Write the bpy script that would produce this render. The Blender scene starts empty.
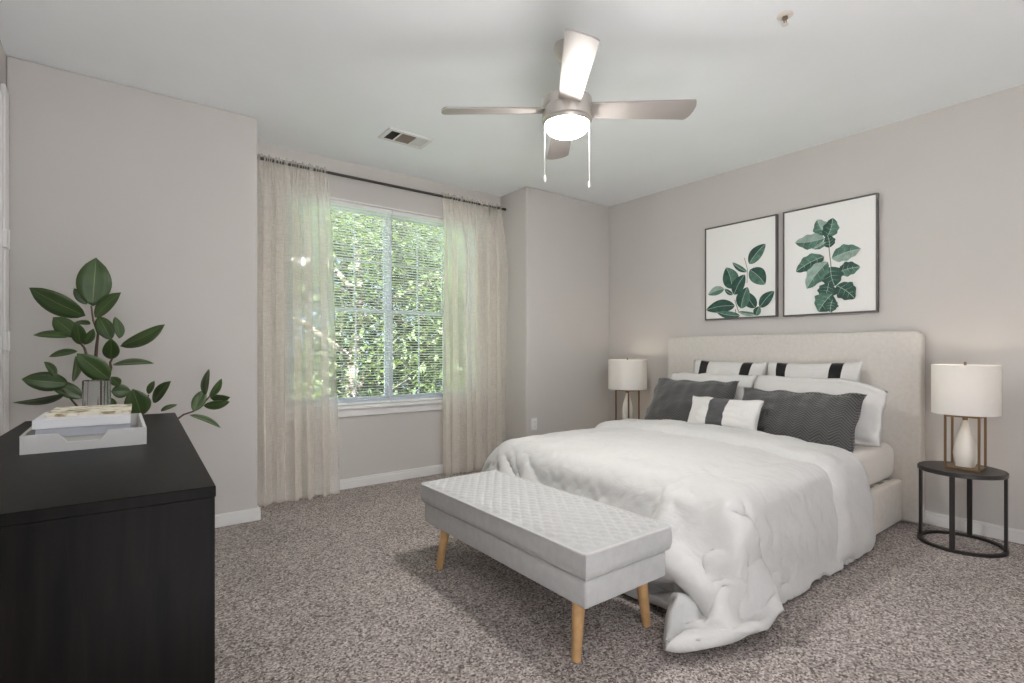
import bpy, bmesh, math, random
from mathutils import Vector, Matrix, noise as mn

# ------------------------------------------------------------------ camera, sky, exposure
SC = bpy.context.scene
COL = SC.collection
EYE = 1.144
cam = bpy.data.cameras.new('camera'); cam_ob = bpy.data.objects.new('camera', cam); COL.objects.link(cam_ob)
cam_ob.location = (0, 0, EYE); cam_ob.rotation_euler = (math.radians(90), 0, math.radians(-37.4))
cam.sensor_width = 36; cam.lens = 36 * 516 / 1024; cam.shift_y = 10.5 / 1024
cam.clip_start = .02; cam.clip_end = 200
SC.camera = cam_ob
SC.view_settings.view_transform = 'Standard'; SC.view_settings.look = 'None'
SC.view_settings.gamma = 1; SC.view_settings.use_curve_mapping = False
SC.view_settings.exposure = 2.35
SC.cycles.use_denoising = True
SC.cycles.max_bounces = 10; SC.cycles.diffuse_bounces = 6; SC.cycles.transparent_max_bounces = 24
SC.cycles.sample_clamp_indirect = 6

def make_world():
    w = bpy.data.worlds.new('sky'); SC.world = w; w.use_nodes = True
    nt = w.node_tree; N = nt.nodes; L = nt.links
    N.clear()
    out = N.new('ShaderNodeOutputWorld'); bg = N.new('ShaderNodeBackground')
    tc = N.new('ShaderNodeTexCoord')
    dot = N.new('ShaderNodeVectorMath'); dot.operation = 'DOT_PRODUCT'
    d = Vector((-.5, -.75, -.55)).normalized(); dot.inputs[1].default_value = d[:]
    L.new(tc.outputs['Generated'], dot.inputs[0])
    mr = N.new('ShaderNodeMapRange'); mr.inputs[1].default_value = -.8; mr.inputs[2].default_value = .0
    L.new(dot.outputs['Value'], mr.inputs[0])
    rp = N.new('ShaderNodeValToRGB')
    rp.color_ramp.elements[0].color = (.18, .23, .31, 1); rp.color_ramp.elements[1].color = (.50, .55, .61, 1)
    L.new(mr.outputs[0], rp.inputs[0])
    nz = N.new('ShaderNodeTexNoise'); nz.inputs['Scale'].default_value = 3.0; nz.inputs['Detail'].default_value = 6
    L.new(tc.outputs['Generated'], nz.inputs['Vector'])
    cr = N.new('ShaderNodeValToRGB'); cr.color_ramp.elements[0].position = .48; cr.color_ramp.elements[1].position = .66
    L.new(nz.outputs['Fac'], cr.inputs[0])
    mx = N.new('ShaderNodeMix'); mx.data_type = 'RGBA'; mx.blend_type = 'MULTIPLY'; mx.clamp_result = False
    L.new(cr.outputs['Color'], mx.inputs[0]); L.new(rp.outputs['Color'], mx.inputs[6])
    mx.inputs[7].default_value = (1.6, 1.45, 1.25, 1)
    L.new(mx.outputs[2], bg.inputs['Color']); bg.inputs['Strength'].default_value = 1.0
    L.new(bg.outputs[0], out.inputs[0])
make_world()

sun = bpy.data.lights.new('sun', 'SUN'); sun.energy = 22; sun.angle = math.radians(3); sun.color = (.90, .975, 1.07)
sun_ob = bpy.data.objects.new('sun', sun); COL.objects.link(sun_ob)
sun_ob.rotation_euler = Vector((.10, .64, -.76)).to_track_quat('-Z', 'Y').to_euler()

# ------------------------------------------------------------------ helpers
def lin(c):
    return tuple(((x / 255) / 12.92 if x / 255 <= .04045 else ((x / 255 + .055) / 1.055) ** 2.4) for x in c)

MATS = {}
def mat(name, rgb=(200, 200, 200), rough=.7, metal=0., spec=.5, sheen=0., bump=0., bscale=200., var=0., vscale=20., **kw):
    if name in MATS: return MATS[name]
    m = bpy.data.materials.new(name); m.use_nodes = True; MATS[name] = m
    nt = m.node_tree; N = nt.nodes; L = nt.links
    p = N['Principled BSDF']; c = lin(rgb)
    p.inputs['Base Color'].default_value = (*c, 1); p.inputs['Roughness'].default_value = rough
    p.inputs['Metallic'].default_value = metal; p.inputs['Specular IOR Level'].default_value = spec
    if sheen: p.inputs['Sheen Weight'].default_value = sheen
    for k, v in kw.items(): p.inputs[k].default_value = v
    tc = N.new('ShaderNodeTexCoord')
    if var:
        nz = N.new('ShaderNodeTexNoise'); nz.inputs['Scale'].default_value = vscale; nz.inputs['Detail'].default_value = 4
        L.new(tc.outputs['Object'], nz.inputs['Vector'])
        r = N.new('ShaderNodeValToRGB')
        r.color_ramp.elements[0].position = .3; r.color_ramp.elements[1].position = .7
        r.color_ramp.elements[0].color = (*[x * (1 - var) for x in c], 1); r.color_ramp.elements[1].color = (*[min(1, x * (1 + var)) for x in c], 1)
        L.new(nz.outputs['Fac'], r.inputs[0]); L.new(r.outputs[0], p.inputs['Base Color'])
    if bump:
        nz = N.new('ShaderNodeTexNoise'); nz.inputs['Scale'].default_value = bscale; nz.inputs['Detail'].default_value = 3
        L.new(tc.outputs['Object'], nz.inputs['Vector'])
        b = N.new('ShaderNodeBump'); b.inputs['Strength'].default_value = bump; b.inputs['Distance'].default_value = .004
        L.new(nz.outputs['Fac'], b.inputs['Height']); L.new(b.outputs[0], p.inputs['Normal'])
    return m

def weave_mat(name, rgb, scale=420, bump=.25, var=.10, rough=.9, sheen=.2):
    """Woven cloth: two crossed wave bands in the object's own space."""
    if name in MATS: return MATS[name]
    m = mat(name, rgb, rough=rough, sheen=sheen, spec=.2)
    nt = m.node_tree; N = nt.nodes; L = nt.links; p = N['Principled BSDF']; tc = N['Texture Coordinate']
    mp = N.new('ShaderNodeMapping'); mp.inputs['Scale'].default_value = (scale, scale, scale)
    L.new(tc.outputs['Object'], mp.inputs[0])
    n1 = N.new('ShaderNodeTexNoise'); n1.inputs['Scale'].default_value = 1; n1.inputs['Detail'].default_value = 2
    L.new(mp.outputs[0], n1.inputs['Vector'])
    n2 = N.new('ShaderNodeTexNoise'); n2.inputs['Scale'].default_value = .08; n2.inputs['Detail'].default_value = 3
    L.new(mp.outputs[0], n2.inputs['Vector'])
    ad = N.new('ShaderNodeMath'); ad.operation = 'ADD'; L.new(n1.outputs['Fac'], ad.inputs[0]); L.new(n2.outputs['Fac'], ad.inputs[1])
    c = lin(rgb)
    r = N.new('ShaderNodeMapRange'); r.inputs[1].default_value = .7; r.inputs[2].default_value = 1.3
    L.new(ad.outputs[0], r.inputs[0])
    rp = N.new('ShaderNodeValToRGB')
    rp.color_ramp.elements[0].color = (*[x * (1 - var) for x in c], 1); rp.color_ramp.elements[1].color = (*[min(1, x * (1 + var)) for x in c], 1)
    L.new(r.outputs[0], rp.inputs[0]); L.new(rp.outputs[0], p.inputs['Base Color'])
    b = N.new('ShaderNodeBump'); b.inputs['Strength'].default_value = bump; b.inputs['Distance'].default_value = .001
    L.new(n1.outputs['Fac'], b.inputs['Height']); L.new(b.outputs[0], p.inputs['Normal'])
    return m

def box(bm, x0, x1, y0, y1, z0, z1, bev=0., seg=2):
    b2 = bmesh.new(); bmesh.ops.create_cube(b2, size=1)
    for v in b2.verts:
        v.co = ((x0 + x1) / 2 + v.co.x * (x1 - x0), (y0 + y1) / 2 + v.co.y * (y1 - y0), (z0 + z1) / 2 + v.co.z * (z1 - z0))
    if bev: bmesh.ops.bevel(b2, geom=b2.edges[:], offset=bev, segments=seg, profile=.5, affect='EDGES')
    merge(bm, b2)

def merge(bm, b2, mi=None):
    vm = {}
    for v in b2.verts: vm[v] = bm.verts.new(v.co)
    for f in b2.faces:
        try:
            nf = bm.faces.new([vm[v] for v in f.verts]); nf.material_index = f.material_index if mi is None else mi; nf.smooth = f.smooth
        except ValueError: pass
    b2.free()

def tube(bm, pts, rad, seg=10, cap=True):
    pts = [Vector(p) for p in pts]; n = len(pts)
    rads = rad if isinstance(rad, (list, tuple)) else [rad] * n
    rings = []; up = None
    for i, p in enumerate(pts):
        t = (pts[min(i + 1, n - 1)] - pts[max(i - 1, 0)]).normalized()
        if up is None:
            up = t.orthogonal().normalized()
        up = (up - t * up.dot(t)).normalized(); sd = t.cross(up)
        rings.append([bm.verts.new(p + (up * math.cos(2 * math.pi * k / seg) + sd * math.sin(2 * math.pi * k / seg)) * rads[i]) for k in range(seg)])
    for a, b in zip(rings, rings[1:]):
        for k in range(seg):
            bm.faces.new((a[k], a[(k + 1) % seg], b[(k + 1) % seg], b[k]))
    if cap:
        bm.faces.new(rings[0][::-1]); bm.faces.new(rings[-1])

def lathe(bm, prof, cx=0, cy=0, seg=40, close=False):
    rings = []
    for r, z in prof:
        if r < 1e-6: rings.append([bm.verts.new((cx, cy, z))])
        else: rings.append([bm.verts.new((cx + r * math.cos(2 * math.pi * k / seg), cy + r * math.sin(2 * math.pi * k / seg), z)) for k in range(seg)])
    pairs = list(zip(rings, rings[1:]))
    if close: pairs.append((rings[-1], rings[0]))
    for a, b in pairs:
        for k in range(seg):
            k2 = (k + 1) % seg
            if len(a) == 1 and len(b) == 1: continue
            if len(a) == 1: bm.faces.new((a[0], b[k2], b[k]))
            elif len(b) == 1: bm.faces.new((a[k], a[k2], b[0]))
            else: bm.faces.new((a[k], a[k2], b[k2], b[k]))

def prism(bm, poly, axis, a0, a1):
    """Polygon in the other two axes, extruded from a0 to a1 along axis."""
    def P(p, a):
        return {'x': (a, p[0], p[1]), 'y': (p[0], a, p[1]), 'z': (p[0], p[1], a)}[axis]
    A = [bm.verts.new(P(p, a0)) for p in poly]; B = [bm.verts.new(P(p, a1)) for p in poly]
    n = len(poly)
    bm.faces.new(A); bm.faces.new(B[::-1])
    for i in range(n): bm.faces.new((A[i], B[i], B[(i + 1) % n], A[(i + 1) % n]))

def world_org(o):
    p = Vector(o.location)
    while o.parent: o = o.parent; p += Vector(o.location)
    return p

def obj(name, bm, mats, parent=None, loc=None, smooth=False, bevel=0., auto=35, recalc=True, **props):
    """Links a bmesh given in world coordinates as ONE object, its origin at loc (or at its parent's)."""
    if recalc: bmesh.ops.recalc_face_normals(bm, faces=bm.faces[:])
    org = world_org(parent) if parent else Vector(loc or (0, 0, 0))
    for v in bm.verts: v.co -= org
    me = bpy.data.meshes.new(name); bm.to_mesh(me); bm.free()
    for m in (mats if isinstance(mats, (list, tuple)) else [mats]): me.materials.append(m)
    o = bpy.data.objects.new(name, me); COL.objects.link(o)
    if parent: o.parent = parent
    else: o.location = org
    if bevel:
        b = o.modifiers.new('bevel', 'BEVEL'); b.width = bevel; b.segments = 2; b.limit_method = 'ANGLE'
    if smooth:
        for p in me.polygons: p.use_smooth = True
        if auto < 180:
            ed = [e for e in me.edges]
            bm2 = bmesh.new(); bm2.from_mesh(me)
            for e in bm2.edges:
                if len(e.link_faces) == 2 and e.calc_face_angle(0) > math.radians(auto): e.smooth = False
            bm2.to_mesh(me); bm2.free()
    for k, v in props.items(): o[k] = v
    return o

def thing(name, loc, label, category, group=None):
    o = bpy.data.objects.new(name, None); COL.objects.link(o); o.location = loc; o.empty_display_size = .1
    o['label'] = label; o['category'] = category
    if group: o['group'] = group
    return o

def tag(o, label, category, group=None):
    o['label'] = label; o['category'] = category
    if group: o['group'] = group
    return o

def dup(root, loc, label=None, rotz=None):
    def cp(o, parent):
        c = o.copy(); COL.objects.link(c)
        if parent: c.parent = parent
        for ch in [x for x in SC.objects if x.parent == o]: cp(ch, c)
        return c
    r = cp(root, None); r.location = loc
    if rotz is not None: r.rotation_euler = (0, 0, rotz)
    if label: r['label'] = label
    return r

def struct(name, bm, m, **k):
    o = obj(name, bm, m, **k); o['kind'] = 'structure'; return o

BM = bmesh.new

# ------------------------------------------------------------------ room
XR, XL, YF, YW, H = 4.293, -.476, 3.85, 4.275, 2.74      # right wall, left wall, front face, window recess, ceiling
R0, R1 = .76, 3.12                                      # the recess from left to right
YB = -2.2
WX0, WX1, WZ0, WZ1 = 1.05, 2.84, .688, 2.42              # window opening

wall_m = mat('wall_paint', (203, 199, 195), rough=.85, spec=.25, bump=.12, bscale=260, var=.012, vscale=2)
ceil_m = mat('ceiling_paint', (242, 246, 247), rough=.92, spec=.15, bump=.15, bscale=180, var=.01, vscale=3)
trim_m = mat('white_trim_paint', (232, 231, 229), rough=.4, spec=.4)
vinyl_m = mat('white_vinyl', (206, 211, 219), rough=.35, spec=.4)

def carpet_mat():
    m = mat('speckled_carpet', (150, 135, 126), rough=1., spec=.05, sheen=.15)
    nt = m.node_tree; N = nt.nodes; L = nt.links; p = N['Principled BSDF']; tc = N['Texture Coordinate']
    n1 = N.new('ShaderNodeTexVoronoi'); n1.inputs['Scale'].default_value = 150; n1.inputs['Randomness'].default_value = 1
    nw = N.new('ShaderNodeTexNoise'); nw.inputs['Scale'].default_value = 90; nw.inputs['Detail'].default_value = 2
    L.new(tc.outputs['Object'], nw.inputs['Vector'])
    vm = N.new('ShaderNodeVectorMath'); vm.operation = 'MULTIPLY_ADD'; vm.inputs[1].default_value = (.012, .012, .012)
    L.new(nw.outputs['Color'], vm.inputs[0]); L.new(tc.outputs['Object'], vm.inputs[2]); L.new(vm.outputs[0], n1.inputs['Vector'])
    sp = N.new('ShaderNodeSeparateColor'); L.new(n1.outputs['Color'], sp.inputs[0])
    r = N.new('ShaderNodeValToRGB'); e = r.color_ramp.elements
    e[0].position = 0; e[0].color = (*lin((80, 71, 68)), 1)
    e[1].position = 1; e[1].color = (*lin((214, 205, 199)), 1)
    for ps, c in ((.16, (108, 97, 92)), (.4, (150, 139, 134)), (.75, (178, 168, 163))):
        k = e.new(ps); k.color = (*lin(c), 1)
    L.new(sp.outputs[0], r.inputs[0])
    n2 = N.new('ShaderNodeTexNoise'); n2.inputs['Scale'].default_value = 2.2; n2.inputs['Detail'].default_value = 4
    L.new(tc.outputs['Object'], n2.inputs['Vector'])
    r2 = N.new('ShaderNodeMapRange'); r2.inputs[1].default_value = .3; r2.inputs[2].default_value = .7; r2.inputs[3].default_value = .86; r2.inputs[4].default_value = 1.08
    L.new(n2.outputs['Fac'], r2.inputs[0])
    mx = N.new('ShaderNodeMix'); mx.data_type = 'RGBA'; mx.blend_type = 'MULTIPLY'; mx.inputs[0].default_value = 1
    L.new(r.outputs[0], mx.inputs[6]); L.new(r2.outputs[0], mx.inputs[7]); L.new(mx.outputs[2], p.inputs['Base Color'])
    b = N.new('ShaderNodeBump'); b.inputs['Strength'].default_value = .6; b.inputs['Distance'].default_value = .004; b.invert = True
    L.new(n1.outputs['Distance'], b.inputs['Height']); L.new(b.outputs[0], p.inputs['Normal'])
    return m

def build_room():
    b = BM(); box(b, XL - .12, XR + .12, YB, YW + .15, -.2, 0); struct('floor', b, carpet_mat())
    b = BM(); box(b, XL - .12, XR + .12, YB, YW + .15, H, H + .2); struct('ceiling', b, ceil_m)
    b = BM(); box(b, XR, XR + .12, YB, YW + .15, 0, H); struct('wall_right', b, wall_m)
    b = BM(); box(b, XL - .12, XL, YB, YW + .15, 0, H); struct('wall_left', b, wall_m)
    b = BM(); box(b, XL, R0, YF, YW + .15, 0, H); struct('wall_back_left', b, wall_m, bevel=.012)
    b = BM(); box(b, R1, XR, YF, YW + .15, 0, H); struct('wall_back_right', b, wall_m, bevel=.012)
    b = BM()
    box(b, R0, WX0, YW, YW + .15, 0, H); box(b, WX1, R1, YW, YW + .15, 0, H)
    box(b, WX0, WX1, YW, YW + .15, 0, WZ0); box(b, WX0, WX1, YW, YW + .15, WZ1, H)
    struct('wall_back', b, wall_m)
    b = BM(); box(b, .9, XR, YB - .12, YB, 0, H); struct('wall_light_block', b, wall_m)  # unseen partial wall, added to keep rear light off the right wall
    # baseboards with a stepped top
    def base(name, *runs):
        b = BM()
        for (x0, x1, y0, y1, ax) in runs:
            box(b, x0, x1, y0, y1, 0, .066, .002)
            if ax == 'y-': box(b, x0, x1, y0 + .005, y1, .066, .084, .003)
            elif ax == 'x-': box(b, x0 + .005, x1, y0, y1, .066, .084, .003)
            else: box(b, x0, x1 - .005, y0, y1, .066, .084, .003)
        struct(name, b, trim_m)
    t = .016
    base('baseboard_back', (XL, R0 + t, YF - t, YF, 'y-'), (R0, R0 + t, YF, YW - t, 'x+'), (R0 + t, R1 - t, YW - t, YW, 'y-'),
         (R1 - t, R1, YF - t, YW - t, 'x-'), (R1, XR - t, YF - t, YF, 'y-'))
    base('baseboard_right', (XR - t, XR, YB, YF - t, 'x-'))
    base('baseboard_left', (XL, XL + t, YB, 3.62, 'x+'))
    # door casing on the left wall, next to the corner
    b = BM(); box(b, XL, XL + .02, 3.68, 3.79, 0, 2.52, .004); box(b, XL, XL + .012, 3.62, 3.68, 0, 2.46, .004)
    struct('trim_1', b, trim_m)
    for z in (1.72, 1.2):
        b = BM(); box(b, XL + .012, XL + .03, 3.635, 3.672, z - .045, z + .045, .003); tube(b, [(XL + .032, 3.672, z - .05), (XL + .032, 3.672, z + .05)], .006, 8)
        struct('trim_2' if z > 1.5 else 'trim_3', b, trim_m)

glass_m = None
def pane_mat():
    m = bpy.data.materials.new('window_glass'); m.use_nodes = True; nt = m.node_tree; N = nt.nodes; L = nt.links
    N.clear(); o = N.new('ShaderNodeOutputMaterial'); mx = N.new('ShaderNodeMixShader'); t = N.new('ShaderNodeBsdfTransparent'); g = N.new('ShaderNodeBsdfGlossy')
    t.inputs[0].default_value = (.94, .97, .96, 1); g.inputs['Roughness'].default_value = .02
    mx.inputs[0].default_value = .05; L.new(t.outputs[0], mx.inputs[1]); L.new(g.outputs[0], mx.inputs[2]); L.new(mx.outputs[0], o.inputs[0])
    return m

def build_window():
    w = thing('window_1', (0, 0, 0), '', ''); del w['label']; del w['category']; w.location = ((WX0 + WX1) / 2, YW + .1, WZ0); w['kind'] = 'structure'
    y0, y1 = YW + .085, YW + .15
    mid = (WX0 + WX1) / 2
    def part(name, bm, m=vinyl_m, parent=w, bevel=.003): return obj(name, bm, m, parent, bevel=bevel)
    b = BM(); f = .04
    box(b, WX0, WX0 + f, y0, y1, WZ0, WZ1); box(b, WX1 - f, WX1, y0, y1, WZ0, WZ1)
    box(b, WX0 + f, WX1 - f, y0, y1, WZ1 - f, WZ1); box(b, WX0 + f, WX1 - f, y0, y1, WZ0, WZ0 + f); box(b, mid - .014, mid + .014, y0 - .01, y1, WZ0 + f, WZ1 - f)
    part('window_frame', b)
    # jamb liner, stool and apron
    b = BM(); box(b, WX0 - .0, WX0 + .012, YW, y0, WZ0, WZ1); box(b, WX1 - .012, WX1, YW, y0, WZ0, WZ1); box(b, WX0, WX1, YW, y0, WZ1 - .012, WZ1)
    part('jamb', b, trim_m, bevel=0)
    b = BM(); box(b, WX0 - .05, WX1 + .05, YW - .045, YW, WZ0 - .02, WZ0 + .006); box(b, WX0, WX1, YW, y0, WZ0, WZ0 + .006)
    part('window_sill', b, trim_m)
    b = BM(); box(b, WX0 - .02, WX1 + .02, YW - .018, YW, WZ0 - .085, WZ0 - .02); part('apron', b, trim_m)
    gm = pane_mat()
    zm = 1.505
    for (a0, a1) in ((WX0 + f, mid - .014), (mid + .014, WX1 - f)):
        for (z0, z1, yy) in ((WZ0 + f, zm + .013, YW + .095), (zm - .013, WZ1 - f, YW + .122)):
            b = BM(); s = .026; e = .024
            box(b, a0, a0 + s, yy, yy + e, z0, z1); box(b, a1 - s, a1, yy, yy + e, z0, z1)
            box(b, a0 + s, a1 - s, yy, yy + e, z0, z0 + s); box(b, a0 + s, a1 - s, yy, yy + e, z1 - s, z1)
            sash = part('sash', b)
            b = BM(); ax, bx, az, bz = a0 + s, a1 - s, z0 + s, z1 - s
            for k in (1, 2):
                x = ax + (bx - ax) * k / 3; box(b, x - .006, x + .006, yy + .007, yy + .017, az, bz)
            z = (az + bz) / 2; box(b, ax, bx, yy + .007, yy + .017, z - .006, z + .006)
            part('muntin', b, parent=sash, bevel=0)
            b = BM(); box(b, ax, bx, yy + .0105, yy + .0135, az, bz); part('glass_pane', b, gm, parent=sash, bevel=0)
    # mini blinds, one over each half
    slat_m = mat('blind_slat', (236, 236, 234), rough=.45, spec=.4, **{'Transmission Weight': 0.0})
    for i, (a0, a1) in enumerate(((WX0 + .016, mid - .004), (mid + .004, WX1 - .016))):
        t = thing('window_blind', ((a0 + a1) / 2, YW + .045, WZ1 - .03),
                  ('white horizontal mini blind over the left half of the window, slats open', 'white horizontal mini blind over the right half of the window, slats open')[i], 'blind', 'mini blinds in the window')
        b = BM(); box(b, a0, a1, YW + .028, YW + .062, WZ1 - .045, WZ1 - .013); obj('headrail', b, slat_m, t, bevel=.003)
        b = BM(); z = WZ1 - .065; n = 0
        while z > WZ0 + .035:
            tl = math.radians(-15 + 1.5 * math.sin(n * 1.7)); hw = .0125
            prof = []
            for q in (-1, -.5, 0, .5, 1):
                prof.append((YW + .045 + q * hw * math.cos(tl), z + q * hw * math.sin(tl) + .0016 * (1 - q * q)))
            A = [b.verts.new((a0 + .004, y, zz)) for y, zz in prof]; B = [b.verts.new((a1 - .004, y, zz)) for y, zz in prof]
            A2 = [b.verts.new((a0 + .004, y, zz - .0009)) for y, zz in prof]; B2 = [b.verts.new((a1 - .004, y, zz - .0009)) for y, zz in prof]
            for k in range(4):
                b.faces.new((A[k], B[k], B[k + 1], A[k + 1])); b.faces.new((A2[k + 1], B2[k + 1], B2[k], A2[k]))
            b.faces.new((A[0], A2[0], B2[0], B[0])); b.faces.new((A[4], B[4], B2[4], A2[4]))
            z -= .0232; n += 1
        obj('slats', b, slat_m, t, smooth=True)
        b = BM(); box(b, a0 + .002, a1 - .002, YW + .032, YW + .058, WZ0 + .009, WZ0 + .024); obj('bottom_rail', b, slat_m, t, bevel=.003)
        b = BM()
        for q in (.14, .5, .86):
            x = a0 + (a1 - a0) * q
            for yy in (YW + .0315, YW + .0585): tube(b, [(x, yy, WZ0 + .02), (x, yy, WZ1 - .04)], .0011, 5)
        obj('ladder_cord', b, slat_m, t)
        if i == 0:
            b = BM(); tube(b, [(a1 - .03, YW + .024, WZ1 - .05), (a1 - .03, YW + .022, WZ1 - .62)], .004, 8); obj('tilt_wand', b, slat_m, t, smooth=True)

def sheer_mat():
    m = bpy.data.materials.new('sheer_linen'); m.use_nodes = True; nt = m.node_tree; N = nt.nodes; L = nt.links; N.clear()
    o = N.new('ShaderNodeOutputMaterial'); mx = N.new('ShaderNodeMixShader'); t = N.new('ShaderNodeBsdfTransparent'); m2 = N.new('ShaderNodeMixShader')
    d = N.new('ShaderNodeBsdfDiffuse'); tr = N.new('ShaderNodeBsdfTranslucent')
    c = (*lin((248, 242, 233)), 1)
    d.inputs[0].default_value = c; tr.inputs[0].default_value = c; m2.inputs[0].default_value = .35
    L.new(d.outputs[0], m2.inputs[1]); L.new(tr.outputs[0], m2.inputs[2])
    tc = N.new('ShaderNodeTexCoord'); mp = N.new('ShaderNodeMapping'); mp.inputs['Scale'].default_value = (420, 60, 18)
    n1 = N.new('ShaderNodeTexNoise'); n1.inputs['Scale'].default_value = 1; L.new(tc.outputs['Object'], mp.inputs[0]); L.new(mp.outputs[0], n1.inputs['Vector'])
    mp2 = N.new('ShaderNodeMapping'); mp2.inputs['Scale'].default_value = (18, 18, 520)
    n2 = N.new('ShaderNodeTexNoise'); n2.inputs['Scale'].default_value = 1; L.new(tc.outputs['Object'], mp2.inputs[0]); L.new(mp2.outputs[0], n2.inputs['Vector'])
    ad = N.new('ShaderNodeMath'); ad.operation = 'ADD'; L.new(n1.outputs['Fac'], ad.inputs[0]); L.new(n2.outputs['Fac'], ad.inputs[1])
    r = N.new('ShaderNodeMapRange'); r.inputs[1].default_value = .7; r.inputs[2].default_value = 1.3; r.inputs[3].default_value = .28; r.inputs[4].default_value = .40
    L.new(ad.outputs[0], r.inputs[0]); L.new(r.outputs[0], mx.inputs[0])
    L.new(t.outputs[0], mx.inputs[1]); L.new(m2.outputs[0], mx.inputs[2]); L.new(mx.outputs[0], o.inputs[0])
    return m

def build_curtains():
    rod_m = mat('dark_metal_rod', (84, 80, 78), rough=.4, metal=.8)
    yr, zr = 4.185, 2.585
    t = thing('curtain_rod', (R0, yr, zr), 'thin dark grey metal curtain rod across the top of the window recess', 'curtain rod')
    b = BM(); tube(b, [(R0 + .004, yr, zr), (R1 - .03, yr, zr)], .0115, 12); obj('rod', b, rod_m, t, smooth=True)
    b = BM(); tube(b, [(R1 - .032, yr, zr), (R1 - .004, yr, zr)], [.014, .014], 12); obj('finial', b, rod_m, t, smooth=True)
    for x in (R1 - .14,):
        b = BM(); tube(b, [(x, yr, zr - .013), (x, yr, zr - .028), (x, YW - .01, zr - .028)], .006, 8); box(b, x - .012, x + .012, YW - .008, YW, zr - .065, zr + .01, .002)
        obj('bracket', b, rod_m, t, smooth=True)
    sm = sheer_mat()
    def curtain(x0, x1, seed, label, flare):
        rnd = random.Random(seed)
        b = BM(); nx, nz = 260, 46; amps = [rnd.uniform(.5, 1.25) for _ in range(40)]
        nf = 9 if x1 - x0 > .58 else 9
        ph = []
        acc = 0
        rows = []
        zt, zb = zr + .028, .012
        for j in range(nz + 1):
            q = j / nz
            # rows closer together at the gathered top
            q2 = q ** 1.7
            z = zt + (zb - zt) * q2
            row = []
            drop = min(1, max(0, (zr - .02 - z) / .5))
            for i in range(nx + 1):
                s = i / nx
                w = s + .018 * math.sin(s * 17 + seed) + .012 * math.sin(s * 39 + 2 * seed)
                k = int(s * nf); a = amps[k] * (1 - (s * nf - k)) + amps[k + 1] * (s * nf - k)
                fine = math.sin(w * 2 * math.pi * nf * 2.6 + seed) * .008 * (1 - drop * .75)
                big = a * math.sin(w * 2 * math.pi * nf * .62 + .5 * math.sin(z * 1.1 + seed) * drop) * .055 * drop
                y = yr - .004 - .05 * drop + fine + big + (.014 if z > zr - .012 and z < zr + .012 else 0) * (1 if math.sin(w * 2 * math.pi * nf * 2.6 + seed) > 0 else -1)
                x = x0 + (x1 - x0) * s + flare * (1 - z / zt) * (s - .0) + .030 * a * math.sin(w * 4 * math.pi * nf * .62 + 1.2) * drop
                hem = .012 * math.sin(s * 23 + seed) if j == nz else 0
                zz = z + (.008 * math.sin(s * 60 + seed * 3) + .006 * math.sin(s * 143)) * (1 if j == 0 else 0) + max(0, hem)
                row.append(b.verts.new((x, min(y, YW - .065), zz)))
            rows.append(row)
        for a, c in zip(rows, rows[1:]):
            for i in range(nx): b.faces.new((a[i], a[i + 1], c[i + 1], c[i]))
        o = obj('sheer_curtain', b, sm, loc=((x0 + x1) / 2, yr, 0), smooth=True, auto=180, recalc=False)
        return tag(o, label, 'curtain', 'sheer curtains on the rod')
    curtain(R0 + .015, 1.33, 2, 'sheer beige floor-length curtain at the left end of the rod', .05)
    curtain(2.385, R1 - .06, 5, 'sheer beige floor-length curtain at the right end of the rod, behind the bed corner', -.0)

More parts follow.
